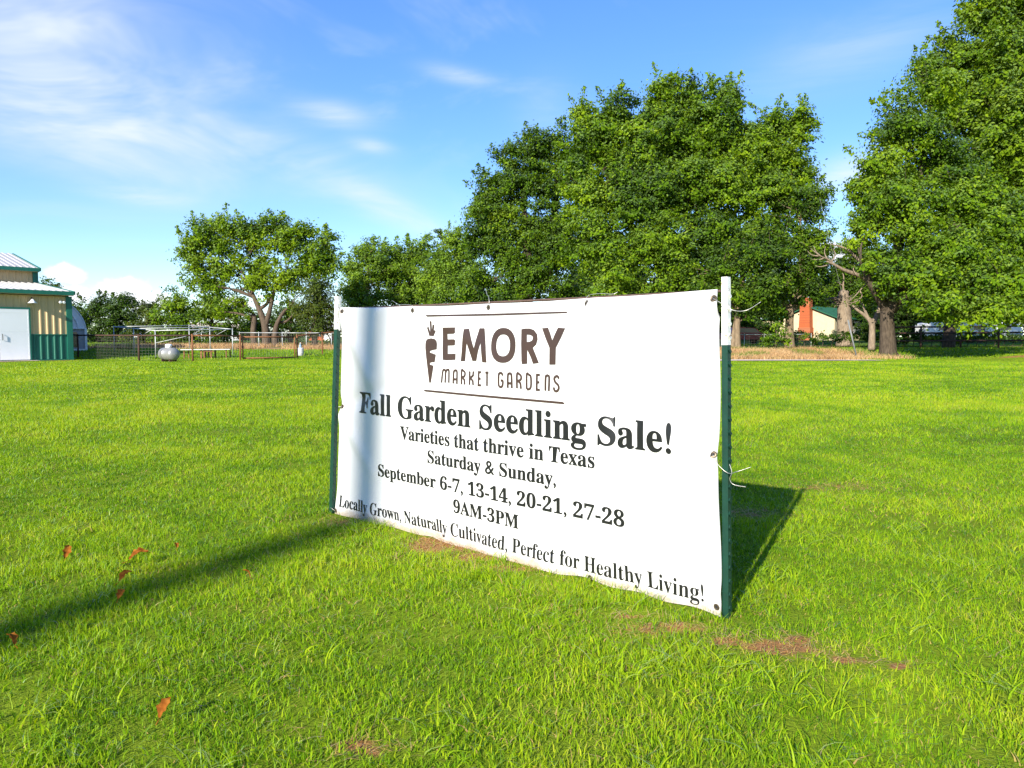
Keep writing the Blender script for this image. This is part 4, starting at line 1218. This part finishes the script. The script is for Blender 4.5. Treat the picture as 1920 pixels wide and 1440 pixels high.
for q in ([(1552, 488), (1546, 474), (1548, 462)], [(1545, 484), (1535, 487), (1522, 486)], [(1540, 481), (1530, 472), (1526, 462)], [(1590, 470), (1596, 456), (1592, 440)], [(1606, 516), (1600, 505), (1603, 497)],
          [(1558, 492), (1566, 478), (1562, 466)], [(1624, 532), (1612, 545), (1598, 560), (1584, 568)], [(1612, 545), (1616, 556), (1604, 566), (1592, 567)], [(1622, 512), (1626, 500), (1624, 490)], [(1560, 494), (1540, 500), (1528, 498)], [(1535, 480), (1522, 478), (1514, 470)]):
    t.stem([(a, b, -.6) for a, b in q], [.045, .03, .01], 5)
for bq in ((1650, 560, 18, 16, .4), (1640, 585, 16, 12, .6), (1612, 560, 22, 12, 1)): t.blob(*bq, n=8, m=40, ls=.16, limb=.05)
t.done()

t = tree('oak_tree', 1835, 50, 'tallest dark-centred oak running out of the top right corner of the photo', 'leaf_mid', 'bark',
         [([(1778, 655, 0), (1784, 600, 0), (1812, 500, 0), (1850, 380, 0), (1870, 250, 0), (1890, 120, 0)], [.42, .36, .34, .30, .24, .1]),
          ([(1838, 480, 0), (1900, 400, 1), (1980, 300, 1), (2030, 200, 1)], [.34, .28, .2, .08])],
         [(1870, 40, 50, 55, 0), (1800, 100, 45, 45, 0), (1760, 130, 40, 35, 0), (1860, 130, 80, 65, -1), (1930, 80, 70, 70, 0), (1800, 210, 80, 65, 0), (1890, 230, 90, 75, -2), (1950, 200, 80, 80, 0), (1840, 310, 80, 65, 1), (1920, 330, 80, 75, -2),
          (1850, 20, 36, 36, 0), (1920, -20, 80, 60, 0), (2000, 20, 90, 80, 0), (2040, 160, 100, 90, 0), (2060, 300, 100, 90, 0), (1990, 420, 100, 70, -1), (1860, 400, 80, 60, 1), (2090, 430, 90, 70, 0), (1760, 480, 70, 50, 2), (1880, 500, 90, 50, 2), (1990, 540, 90, 45, 0)],
         n=26, m=60, ls=.22, tone=.58, seed=12)
t.done()

# the great tree in the middle and its neighbours
t = tree('elm_tree', 1250, 54, 'great tall round-crowned tree rising behind the banner in the middle', 'leaf_bright', 'bark',
         [([(1250, 652, 0), (1250, 590, 0), (1245, 500, 0), (1240, 400, 0), (1230, 300, 0), (1225, 220, 0)], [.75, .6, .5, .4, .25, .08]),
          ([(1247, 520, 0), (1300, 420, .5), (1350, 320, .5), (1390, 230, 0)], [.42, .34, .24, .08]), ([(1246, 500, 0), (1180, 420, 0), (1140, 330, 0), (1110, 260, 0)], [.36, .28, .2, .08]),
          ([(1260, 520, 0), (1360, 440, 0), (1440, 360, 0), (1490, 280, 0)], [.34, .26, .18, .07])],
         [(1090, 225, 26, 38), (1110, 280, 55, 50), (1160, 215, 42, 40), (1180, 290, 65, 55), (1235, 185, 38, 42), (1250, 260, 65, 55), (1302, 180, 34, 40), (1330, 245, 55, 50), (1368, 195, 28, 40), (1400, 270, 58, 50), (1450, 240, 36, 34), (1500, 235, 36, 36), (1475, 300, 50, 50),
          (1110, 370, 70, 58, -1), (1200, 370, 80, 62, -2), (1290, 360, 75, 60, -1), (1380, 360, 75, 60, -1), (1460, 370, 58, 55, -1), (1130, 460, 75, 58, -2), (1230, 470, 85, 60, -3), (1330, 460, 80, 58, -2), (1080, 320, 40, 40), (1420, 450, 65, 50, -1), (1515, 265, 22, 22), (1500, 340, 36, 40),
          (1170, 540, 80, 40, -3), (1270, 545, 80, 40, -3), (1200, 310, 70, 60, 0), (1160, 330, 60, 55, 1), (1350, 320, 70, 60, 1), (1270, 300, 70, 60, 1), (1430, 310, 60, 55, 1), (1265, 215, 40, 40, 0), (1140, 250, 50, 45, 0), (1355, 225, 44, 44, 0)],
         n=24, m=62, ls=.21, tone=.48, seed=13)
t.done()
t = tree('elm_tree', 985, 60, 'dark airy tree on the left flank of the great tall tree', 'leaf_mid', 'bark',
         [([(985, 648, 0), (988, 590, 0), (990, 500, 0), (985, 420, 0), (975, 330, 0)], [.55, .46, .38, .26, .08]), ([(989, 520, 0), (1030, 440, 0), (1045, 350, 0), (1040, 300, 0)], [.3, .24, .14, .05]), ([(988, 530, 0), (940, 470, 0), (915, 400, 0)], [.28, .2, .07])],
         [(955, 305, 36, 32), (920, 355, 36, 34), (1010, 275, 42, 32), (1050, 285, 40, 36), (985, 345, 42, 30), (900, 400, 28, 28), (1040, 350, 50, 40), (950, 420, 46, 30), (1015, 420, 50, 34), (900, 460, 34, 24), (960, 490, 44, 24), (1040, 490, 50, 40), (905, 520, 40, 24), (975, 545, 60, 26), (1060, 420, 44, 44), (1060, 550, 60, 36), (985, 450, 50, 36), (930, 390, 36, 34), (1000, 310, 46, 40), (940, 470, 44, 34), (1000, 520, 56, 34), (910, 430, 34, 30), (965, 360, 46, 40), (1045, 460, 56, 44), (885, 545, 36, 26), (930, 560, 50, 26)],
         n=20, m=55, ls=.20, tone=.42, seed=14)
t.done()
t = tree('oak_tree', 1383, 49, 'oak with a slender pale trunk right behind the near banner post', 'leaf_mid', 'bark_pale',
         [([(1383, 655, 0), (1382, 620, 0), (1384, 580, 0), (1392, 530, 0), (1400, 470, 0)], [.24, .20, .18, .15, .08]), ([(1374, 652, 0), (1376, 622, .2), (1380, 585, .2), (1360, 545, .2)], [.16, .14, .12, .07])],
         [(1400, 480, 60, 40), (1350, 510, 50, 36), (1430, 540, 55, 34), (1380, 560, 50, 24), (1330, 550, 50, 30), (1440, 480, 50, 40), (1398, 590, 22, 14)],
         n=22, m=56, ls=.19, tone=.44, seed=15)
t.done()
t = tree('oak_tree', 1481, 51, 'oak with a pale bare trunk just left of the orange chimney', 'leaf_mid', 'bark_pale',
         [([(1481, 652, 0), (1480, 625, 0), (1481, 592, 0), (1488, 560, 0), (1500, 500, 0), (1505, 430, 0)], [.36, .30, .26, .22, .15, .06]), ([(1482, 588, 0), (1500, 565, 0), (1520, 548, 0), (1535, 540, -.3)], [.16, .12, .08, .04]), ([(1481, 592, 0), (1470, 570, 0), (1462, 540, 0)], [.15, .12, .05])],
         [(1500, 400, 42, 40), (1530, 380, 24, 30), (1470, 450, 48, 40), (1520, 450, 34, 38), (1490, 510, 56, 36), (1440, 550, 44, 28), (1510, 545, 36, 20), (1460, 585, 30, 14), (1537, 420, 18, 26), (1530, 495, 26, 28)],
         n=22, m=56, ls=.18, tone=.50, seed=16)
t.done()
t = tree('oak_tree', 1590, 66, 'low green tree filling the gap above the green-roofed house', 'leaf_mid', 'bark',
         [([(1590, 642, 0), (1590, 590, 0), (1595, 520, 0), (1600, 480, 0)], [.3, .25, .18, .06])],
         [(1600, 470, 36, 26), (1570, 505, 36, 26), (1620, 510, 40, 30), (1560, 545, 36, 22), (1610, 550, 40, 24), (1540, 530, 30, 24), (1640, 540, 36, 30), (1650, 490, 36, 30)], n=20, m=50, ls=.2, tone=.45, seed=17)
t.done()

# left of the banner
t = tree('elm_tree', 492, 58, 'spreading umbrella-crowned tree with three pale trunks in the dry grass', 'leaf_bright', 'bark_mid',
         [([(499, 652, 0), (498, 620, 0), (494, 600, 0), (484, 575, 0), (474, 552, 0), (462, 520, 0), (440, 500, 0)], [.34, .29, .25, .2, .15, .1, .05]),
          ([(477, 651, .3), (475, 622, .3), (477, 598, .3), (474, 588, .3)], [.27, .23, .2, .14]),
          ([(517, 652, -.3), (515, 630, -.3), (520, 606, -.3), (532, 585, -.3), (543, 575, -.3)], [.29, .22, .17, .12, .05]),
          ([(497, 615, 0), (505, 585, 0), (512, 555, 0), (520, 530, 0), (540, 510, 0)], [.22, .18, .14, .1, .05]),
          ([(522, 604, 0), (536, 603, 0), (546, 594, 0), (552, 586, 0)], [.13, .1, .07, .04]),
          ([(486, 580, 0), (500, 570, 0), (508, 556, 0)], [.15, .12, .08])],
         [(385, 440, 40, 22), (420, 425, 38, 20), (460, 430, 40, 20), (510, 428, 40, 20), (560, 435, 36, 22), (600, 460, 32, 24), (365, 470, 34, 24), (410, 465, 44, 26), (470, 465, 48, 26), (530, 465, 46, 26), (580, 485, 36, 24), (345, 480, 22, 16), (375, 505, 32, 18), (425, 505, 38, 18), (360, 535, 24, 14),
          (610, 505, 26, 24), (480, 500, 36, 16), (555, 510, 40, 18), (620, 485, 18, 18), (395, 535, 30, 16), (600, 530, 26, 14), (450, 535, 20, 10), (540, 540, 26, 12), (405, 580, 22, 12), (430, 560, 22, 12), (455, 565, 18, 12), (546, 572, 18, 11), (466, 586, 12, 9), (475, 530, 36, 16), (520, 525, 34, 18), (500, 550, 22, 12), (560, 545, 24, 12)],
         n=14, m=44, ls=.20, tone=.60, seed=18)
t.done()
t = tree('cedar_tree', 590, 55, 'dense olive bush-shaped tree beside the left banner post', 'leaf_olive', 'bark',
         [([(590, 655, 0), (590, 620, 0), (592, 580, 0), (592, 545, 0)], [.25, .2, .15, .05])],
         [(590, 550, 32, 22), (575, 580, 28, 22), (612, 575, 30, 24), (568, 612, 24, 20), (600, 610, 34, 22), (630, 600, 22, 26), (620, 635, 26, 14), (575, 638, 24, 10), (602, 540, 20, 14)], n=26, m=60, ls=.15, tone=.42, seed=19)
t.done()
for (px, d, lab, blobs, sd) in (
    (690, 68, 'pale loose tree just right of the left banner post', [(690, 475, 34, 24), (665, 500, 22, 24), (700, 520, 42, 26), (660, 545, 24, 22), (700, 560, 44, 22), (680, 590, 44, 20), (715, 490, 32, 24), (680, 520, 36, 30), (665, 570, 30, 24)], 31),
    (770, 70, 'pale feathery tree above the carrot emblem', [(740, 480, 34, 24), (790, 475, 34, 22), (760, 515, 44, 26), (740, 550, 42, 24), (790, 555, 44, 24), (815, 510, 30, 30), (765, 590, 50, 20), (725, 520, 34, 26), (765, 490, 40, 26), (770, 545, 44, 26)], 32),
    (850, 66, 'pale tree with thin twiggy top against the dark tree', [(845, 455, 30, 22), (870, 475, 30, 26), (825, 490, 30, 24), (860, 520, 40, 26), (830, 555, 44, 24), (880, 560, 40, 26), (840, 510, 44, 30), (815, 535, 36, 28), (870, 510, 36, 30), (825, 440, 8, 10), (862, 435, 10, 10), (850, 590, 50, 20)], 33)):
    t = tree('elm_tree', px, d, lab, 'leaf_pale', 'bark_pale', [([(px, 648, 0), (px + 3, 600, 0), (px - 2, 540, 0), (px + 4, 480, 0)], [.28, .24, .18, .05])], blobs, n=20, m=44, ls=.20, tone=.50, seed=sd, limb=.07)
    t.done()
for (px, d, lab, leaf, blobs, sd) in (
    (100, 62, 'small tree showing its top behind the barn roof', 'leaf_dark', [(95, 533, 16, 14), (125, 563, 16, 18), (105, 578, 30, 26), (135, 600, 22, 24)], 41),
    (215, 74, 'bluish dark rounded tree in the left background behind the white pipe shelter', 'leaf_dark', [(185, 578, 32, 20), (225, 572, 34, 18), (160, 596, 26, 22), (205, 600, 40, 22), (245, 592, 28, 22), (180, 628, 36, 16), (235, 628, 38, 16), (205, 634, 40, 10)], 42),
    (325, 60, 'upright bright green tree behind the silver tank', 'leaf_bright', [(328, 553, 18, 14), (312, 570, 20, 16), (340, 576, 24, 20), (300, 596, 24, 16), (330, 603, 32, 18), (310, 630, 34, 12), (350, 632, 30, 12), (355, 593, 18, 18)], 43),
    (275, 70, 'yellow-green rounded tree between the dark tree and the upright one', 'leaf_olive', [(275, 583, 22, 14), (290, 598, 22, 16), (265, 616, 24, 16), (280, 634, 34, 10)], 44),
    (395, 66, 'green tree under the left side of the umbrella crown', 'leaf_mid', [(395, 563, 26, 20), (380, 588, 28, 20), (415, 593, 28, 20), (440, 588, 20, 24), (395, 624, 36, 14), (440, 626, 28, 14)], 45),
    (545, 72, 'dark green tree seen between the pale trunks', 'leaf_dark', [(545, 588, 26, 16), (520, 603, 26, 18), (480, 608, 26, 16), (555, 622, 26, 14), (500, 630, 34, 10), (455, 619, 22, 14)], 46)):
    t = tree('ash_tree', px, d, lab, leaf, 'bark', [([(px, 648, 0), (px, 625, 0), (px + 2, 600, 0), (px, 580, 0)], [.22, .2, .15, .05])], blobs, n=20, m=44, ls=.20, tone=.48, seed=sd, limb=.08, cat='tree')
    t.done()
# darker trees further back on the right
for k, (px, d, lab, top) in enumerate(((1130, 84, 'dark background tree hidden low behind the middle of the banner', 500), (1300, 86, 'dark background tree behind the two slender pale trunks', 520), (1440, 92, 'dark background tree behind the cream gable', 530),
                                       (1700, 88, 'dark background tree behind the thick oak trunk', 510), (1800, 84, 'dark background tree above the long white trailer', 500), (1930, 80, 'dark background tree at the right picture edge', 490), (1585, 100, 'dark background tree filling the sky behind the green roof', 535))):
    t = tree('background_tree', px, d, lab, 'leaf_dark', 'bark', [([(px, 640, 0), (px, 600, 0), (px + 3, 560, 0), (px, top + 20, 0)], [.35, .3, .22, .06])],
             [(px + a, top + b, 44, 30, 0) for a, b in ((0, 0), (-45, 25), (45, 20), (-20, 50), (30, 55), (-60, 70), (65, 70), (0, 85), (-45, 100), (45, 105))], n=18, m=44, ls=.26, tone=.4, seed=50 + k, limb=.1, group='dark trees behind the house')
    t.done()
t = tree('sapling', 1456, 46, 'round leafy sapling in front of the cream house wall', 'leaf_bright', 'bark', [([(1453, 662, 0), (1454, 645, 0), (1456, 625, 0)], [.06, .05, .02]), ([(1455, 650, 0), (1463, 630, 0)], [.04, .02])],
         [(1455, 618, 16, 12), (1440, 630, 14, 12), (1470, 628, 14, 12), (1455, 638, 22, 10), (1438, 641, 10, 7), (1474, 641, 10, 7)], n=14, m=42, ls=.13, tone=.55, seed=61, limb=.02)
t.done()
# dead stump with twigs
t = Tree('dead_tree', 1584, 56, 'thick bleached broken-off dead trunk with a ring of twigs beside the green roof', M['leaf_mid'], M['bark_dead'], 62)
t.stem([(1584, 650, 0), (1584, 620, 0), (1583, 590, 0), (1582, 570, 0), (1580, 552, 0), (1576, 546, 0)], [.66, .56, .48, .44, .38, .20], 14)
t.stem([(1584, 570, 0), (1586, 552, 0), (1590, 546, 0)], [.3, .2, .08])
rr = random.Random(5)
for k in range(34):
    y0 = rr.uniform(556, 578); s = rr.choice((-1, 1)); L = rr.uniform(10, 30)
    x0 = 1583 + s * rr.uniform(4, 11)
    t.stem([(x0, y0, rr.uniform(-.5, .2)), (x0 + s * L * .5, y0 - rr.uniform(-3, 6), rr.uniform(-.8, .4)), (x0 + s * L, y0 - rr.uniform(-8, 10), rr.uniform(-1, .5))], [.05, .035, .012], 4)
t.stem([(1582, 550, 0), (1581, 535, 0), (1582, 520, 0), (1580, 512, 0)], [.09, .07, .05, .02], 5)
t.stem([(1581, 536, 0), (1572, 530, 0), (1566, 526, 0)], [.05, .04, .015], 4)
t.done()
# vines on the old fence
t = Tree('hedge', 1640, 53, 'low dark vine-grown hedge running in front of the house and the trailer', M['leaf_dark'], M['bark'], 63, cat='hedge')
t.stem([(q, 649, 0) for q in range(1484, 2070, 20)], [.03, .03], 4)
for px in range(1490, 2060, 17):
    y = 633 + 3 * math.sin(px * .05)
    t.stem([(px, 650, 0), (px + 3, 640, 0), (px, 632, 0)], [.03, .02, .01], 4)
    t.blob(px, y, 13, 8.5, 0, n=7, m=34, ls=.16, tone=.72 if px < 1640 else .5, limb=0)
t.done()
t = Tree('weed_clump', 232, 46, 'leafy green weed clump inside the white pipe shelter', M['leaf_bright'], M['bark'], 64, cat='plant')
for a, b, rx, ry in ((238, 655, 12, 7), (226, 657, 8, 6), (248, 658, 8, 5)):
    t.stem([(a, 664, 0), (a, b, 0)], [.03, .01], 4); t.blob(a, b, rx, ry, 0, n=7, m=30, ls=.14, limb=0)
t.done()
print('leaves in all', sum(NLEAF))

# ------------------------------------------------------------------ grass
def bare_at(x, y):
    b = np.zeros_like(x)
    for cx, cy, rx, ry, k in BARE:
        b = np.maximum(b, k * np.exp(-((x - cx) / rx) ** 2 - ((y - cy) / ry) ** 2))
    return b


def blades(x, y, h, w, lean, tone, segs, rng, lift=-.004):
    """ribbon blades standing on the ground; returns verts, tris, tones"""
    n = len(x)
    z = gz(x, y) + lift
    fa = rng.random(n) * 2 * math.pi
    la = rng.random(n) * 2 * math.pi
    dx, dy = np.cos(la) * lean * h, np.sin(la) * lean * h
    sx, sy = np.cos(fa) * w / 2, np.sin(fa) * w / 2
    V = np.zeros((n, 2 * segs + 1, 3), np.float32)
    for i in range(segs):
        t = i / segs
        k = (1 - t) ** .55
        px, py, pz = x + dx * t * t, y + dy * t * t, z + h * t * (1 - .35 * np.minimum(lean, 1.2) * t)
        V[:, 2 * i] = np.stack([px - sx * k, py - sy * k, pz], -1)
        V[:, 2 * i + 1] = np.stack([px + sx * k, py + sy * k, pz], -1)
    V[:, 2 * segs] = np.stack([x + dx, y + dy, z + h * (1 - .35 * np.minimum(lean, 1.2))], -1)
    base = (np.arange(n) * (2 * segs + 1))[:, None]
    F = []
    for i in range(segs - 1):
        a = 2 * i
        F += [base + np.array([[a, a + 1, a + 3]]), base + np.array([[a, a + 3, a + 2]])]
    a = 2 * (segs - 1)
    F.append(base + np.array([[a, a + 1, a + 2]]))
    T = np.repeat(tone[:, None], 2 * segs + 1, 1)
    return V.reshape(-1, 3), np.concatenate(F), T.ravel()


def merge(parts):
    Vs, Fs, Ts, o = [], [], [], 0
    for V, F, T in parts:
        Vs.append(V); Fs.append(F + o); Ts.append(T); o += len(V)
    return np.concatenate(Vs), np.concatenate(Fs), np.concatenate(Ts)


def build_lawn():
    rng = np.random.default_rng(7)
    parts = []
    #        y0   y1   per m2  segs  width  height
    bands = [(1.0, 2.2, 17000, 2, .0040, .042), (2.2, 4.2, 14500, 2, .0040, .043), (4.2, 7.5, 7500, 2, .0052, .044), (7.5, 13, 2600, 1, .0095, .052),
             (13, 22, 900, 1, .016, .055), (22, 33, 380, 1, .028, .055), (33, 39.4, 330, 1, .030, .035)]
    for y0, y1, dens, segs, bw, bh in bands:
        yy = y0
        while yy < y1:
            ye = min(yy + .75, y1)
            hw = .72 * ye + 1.6
            n = int(dens * 2 * hw * (ye - yy))
            x = rng.uniform(-hw, hw, n); y = rng.uniform(yy, ye, n)
            big = vnoise(x, y, 1.7, 1); mid = vnoise(x, y, .34, 2); fine = vnoise(x, y, .11, 3)
            bare = bare_at(x, y) + (mid - .5) * .8 + (fine - .5) * .6
            u = (x - PL.x) * BD.x + (y - PL.y) * BD.y; q = (x - PL.x) * BN.x + (y - PL.y) * BN.y
            under = (u > -.05) & (u < 2.7) & (np.abs(q) < .03)
            # building and tank floors stay clear
            bl = ((x + 22.05) * .7071 + (y - 38) * .7071 < .05) & (-(x + 22.05) * .7071 + (y - 38) * .7071 > -.08)
            pth = (x > 2) & (x < 18) & (y > 35.7 + .03 * (x - 2))
            keep = ~under & ~bl & ~pth
            clump = np.clip((fine - .18) * 2.6, .25, 1)
            keep &= rng.random(n) < np.where(y < 9, clump, 1)
            bm_ = bare > .42
            keep &= ~(bm_ & (rng.random(n) < np.clip((bare - .30) * 2.6, 0, .80)))
            x, y, big, mid, fine, bare, u, q = [a[keep] for a in (x, y, big, mid, fine, bare, u, q)]
            n = len(x)
            h = bh * (.5 + .8 * rng.random(n)) * (.62 + .55 * mid) * (.8 + .4 * big)
            tall = (vnoise(x, y, .22, 5) > .68) & (rng.random(n) < .22)
            h = np.where(tall, h * 1.5, h)
            near_b = (u > -.1) & (u < 2.65) & (q > 0) & (q < .34)
            h = np.where(near_b, h * (.72 + 1.0 * fine + .4 * np.clip(q, 0, .34)), h)
            h = np.where(bare > .4, h * .55, h)
            w = bw * (.6 + .8 * rng.random(n)) * np.where(tall, 1.25, 1)
            lean = np.where(tall, .5 + .7 * rng.random(n), .15 + 1.0 * rng.random(n) ** 1.4)
            tone = .47 + .34 * (big - .5) + .42 * (mid - .5) + .2 * (vnoise(x, y, .9, 11) - .5) + .19 * rng.standard_normal(n)
            dry = rng.random(n) < (.06 + .14 * np.clip(vnoise(x, y, .5, 9) - .55, 0, 1) * 2 + .55 * np.clip(bare - .25, 0, 1))
            tone = np.clip(tone, 0, .82)
            tone = np.where(dry, .86 + .14 * rng.random(n), tone)
            h = np.where(dry, h * .75, h); lean = np.where(dry, lean + .7, lean)
            parts.append(blades(x, y, h, w, lean, tone, segs, rng))
            yy = ye
    # straw lying about on the bare patches
    for cx, cy, rx, ry, k in BARE:
        if cy > 7: continue
        n = int(2600 * rx * ry * k * 7)
        x = cx + rng.standard_normal(n) * rx * .8; y = cy + rng.standard_normal(n) * ry * .8
        parts.append(blades(x, y, .012 + .02 * rng.random(n), .0022 + .002 * rng.random(n), 1.5 + 3 * rng.random(n), .88 + .12 * rng.random(n), 2, rng, .002))
    # coarse tufts of longer grass, mostly on the right
    for cx, cy, k in [(2.05, 3.5, 30), (1.75, 3.1, 34), (2.2, 4.1, 30), (1.95, 2.6, 34), (2.6, 4.6, 26), (1.5, 2.25, 30), (1.2, 3.3, 24), (1.6, 3.9, 24), (.35, 2.35, 30), (.62, 2.42, 34),
                      (.9, 2.15, 30), (-.2, 2.0, 26), (-1.3, 2.1, 26), (-.7, 2.5, 22), (.1, 2.8, 24), (-1.7, 2.2, 20), (1.45, 2.7, 24), (.45, 3.0, 22), (3.1, 5.6, 24), (2.4, 3.2, 30), (1.75, 1.95, 30), (-.75, 1.75, 24), (-1.0, 1.6, 26), (.3, 1.7, 24), (.75, 1.8, 26)]:
        n = k * 2
        x = cx + rng.standard_normal(n) * .07; y = cy + rng.standard_normal(n) * .06
        parts.append(blades(x, y, .055 + .055 * rng.random(n), .0042 + .003 * rng.random(n), .6 + .9 * rng.random(n), .45 + .3 * rng.random(n), 4, rng))
    V, F, T = merge(parts)
    o = link('grass', np_mesh('grass', V, F, M['grass'], T))
    tag(o, 'short bright green lawn grass with a few straw blades', 'grass', kind='stuff')
    print('lawn blades tris', len(F))


def build_verges():
    rng = np.random.default_rng(8)
    parts = []
    n = 42000
    x = rng.uniform(1.5, 21, n); y = rng.uniform(39.3, 46.8, n)
    k = (vnoise(x, y, 1.3, 4) > .18) & ((x < 18.5) | (rng.random(n) < .35))
    x, y = x[k], y[k]; n = len(x)
    tone = np.clip(.45 + .5 * (vnoise(x, y, 1.1, 6) - .5) + .2 * rng.standard_normal(n), 0, .86)
    tone = np.where((vnoise(x, y, 1.6, 8) > .72) & (rng.random(n) < .7), 1.0, tone)
    parts.append(blades(x, y, .18 + .22 * rng.random(n), .018 + .014 * rng.random(n), .3 + .7 * rng.random(n), tone, 2, rng))
    n = 16000
    x = rng.uniform(-27, -9, n); y = rng.uniform(46, 59, n)
    k = vnoise(x, y, 3.0, 14) > .36
    x, y = x[k], y[k]; n = len(x)
    tone = np.clip(.4 + .5 * (vnoise(x, y, 1.1, 6) - .5) + .2 * rng.standard_normal(n), 0, .86)
    parts.append(blades(x, y, .18 + .30 * rng.random(n), .022 + .016 * rng.random(n), .3 + .7 * rng.random(n), tone, 2, rng))
    V, F, T = merge(parts)
    tag(link('dry_grass', np_mesh('dry_grass', V, F, M['straw'], T)), 'tall tan dry grass of the verge', 'grass', kind='stuff')
    parts = []
    for (x0, x1, y0, y1, n) in ((-26, -3, 39.4, 47, 26000), (2, 46, 46.8, 64, 26000), (18, 46, 39, 46.8, 16000), (-40, 3, 56, 70, 14000)):
        x = rng.uniform(x0, x1, n); y = rng.uniform(y0, y1, n)
        bl = ((x + 22.05) * .7071 + (y - 38) * .7071 < .05) & (-(x + 22.05) * .7071 + (y - 38) * .7071 > -.08)
        x, y = x[~bl], y[~bl]; n = len(x)
        tone = np.clip(.42 + .3 * (vnoise(x, y, 1.7, 1) - .5) + .16 * rng.standard_normal(n), 0, .95)
        parts.append(blades(x, y, .07 + .09 * rng.random(n), .03 + .02 * rng.random(n), .3 + .7 * rng.random(n), tone, 1, rng))
    V, F, T = merge(parts)
    tag(link('grass', np_mesh('grass', V, F, M['grass'], T)), 'rough green grass beyond the lawn under the trees', 'grass', kind='stuff')


build_lawn()
build_verges()
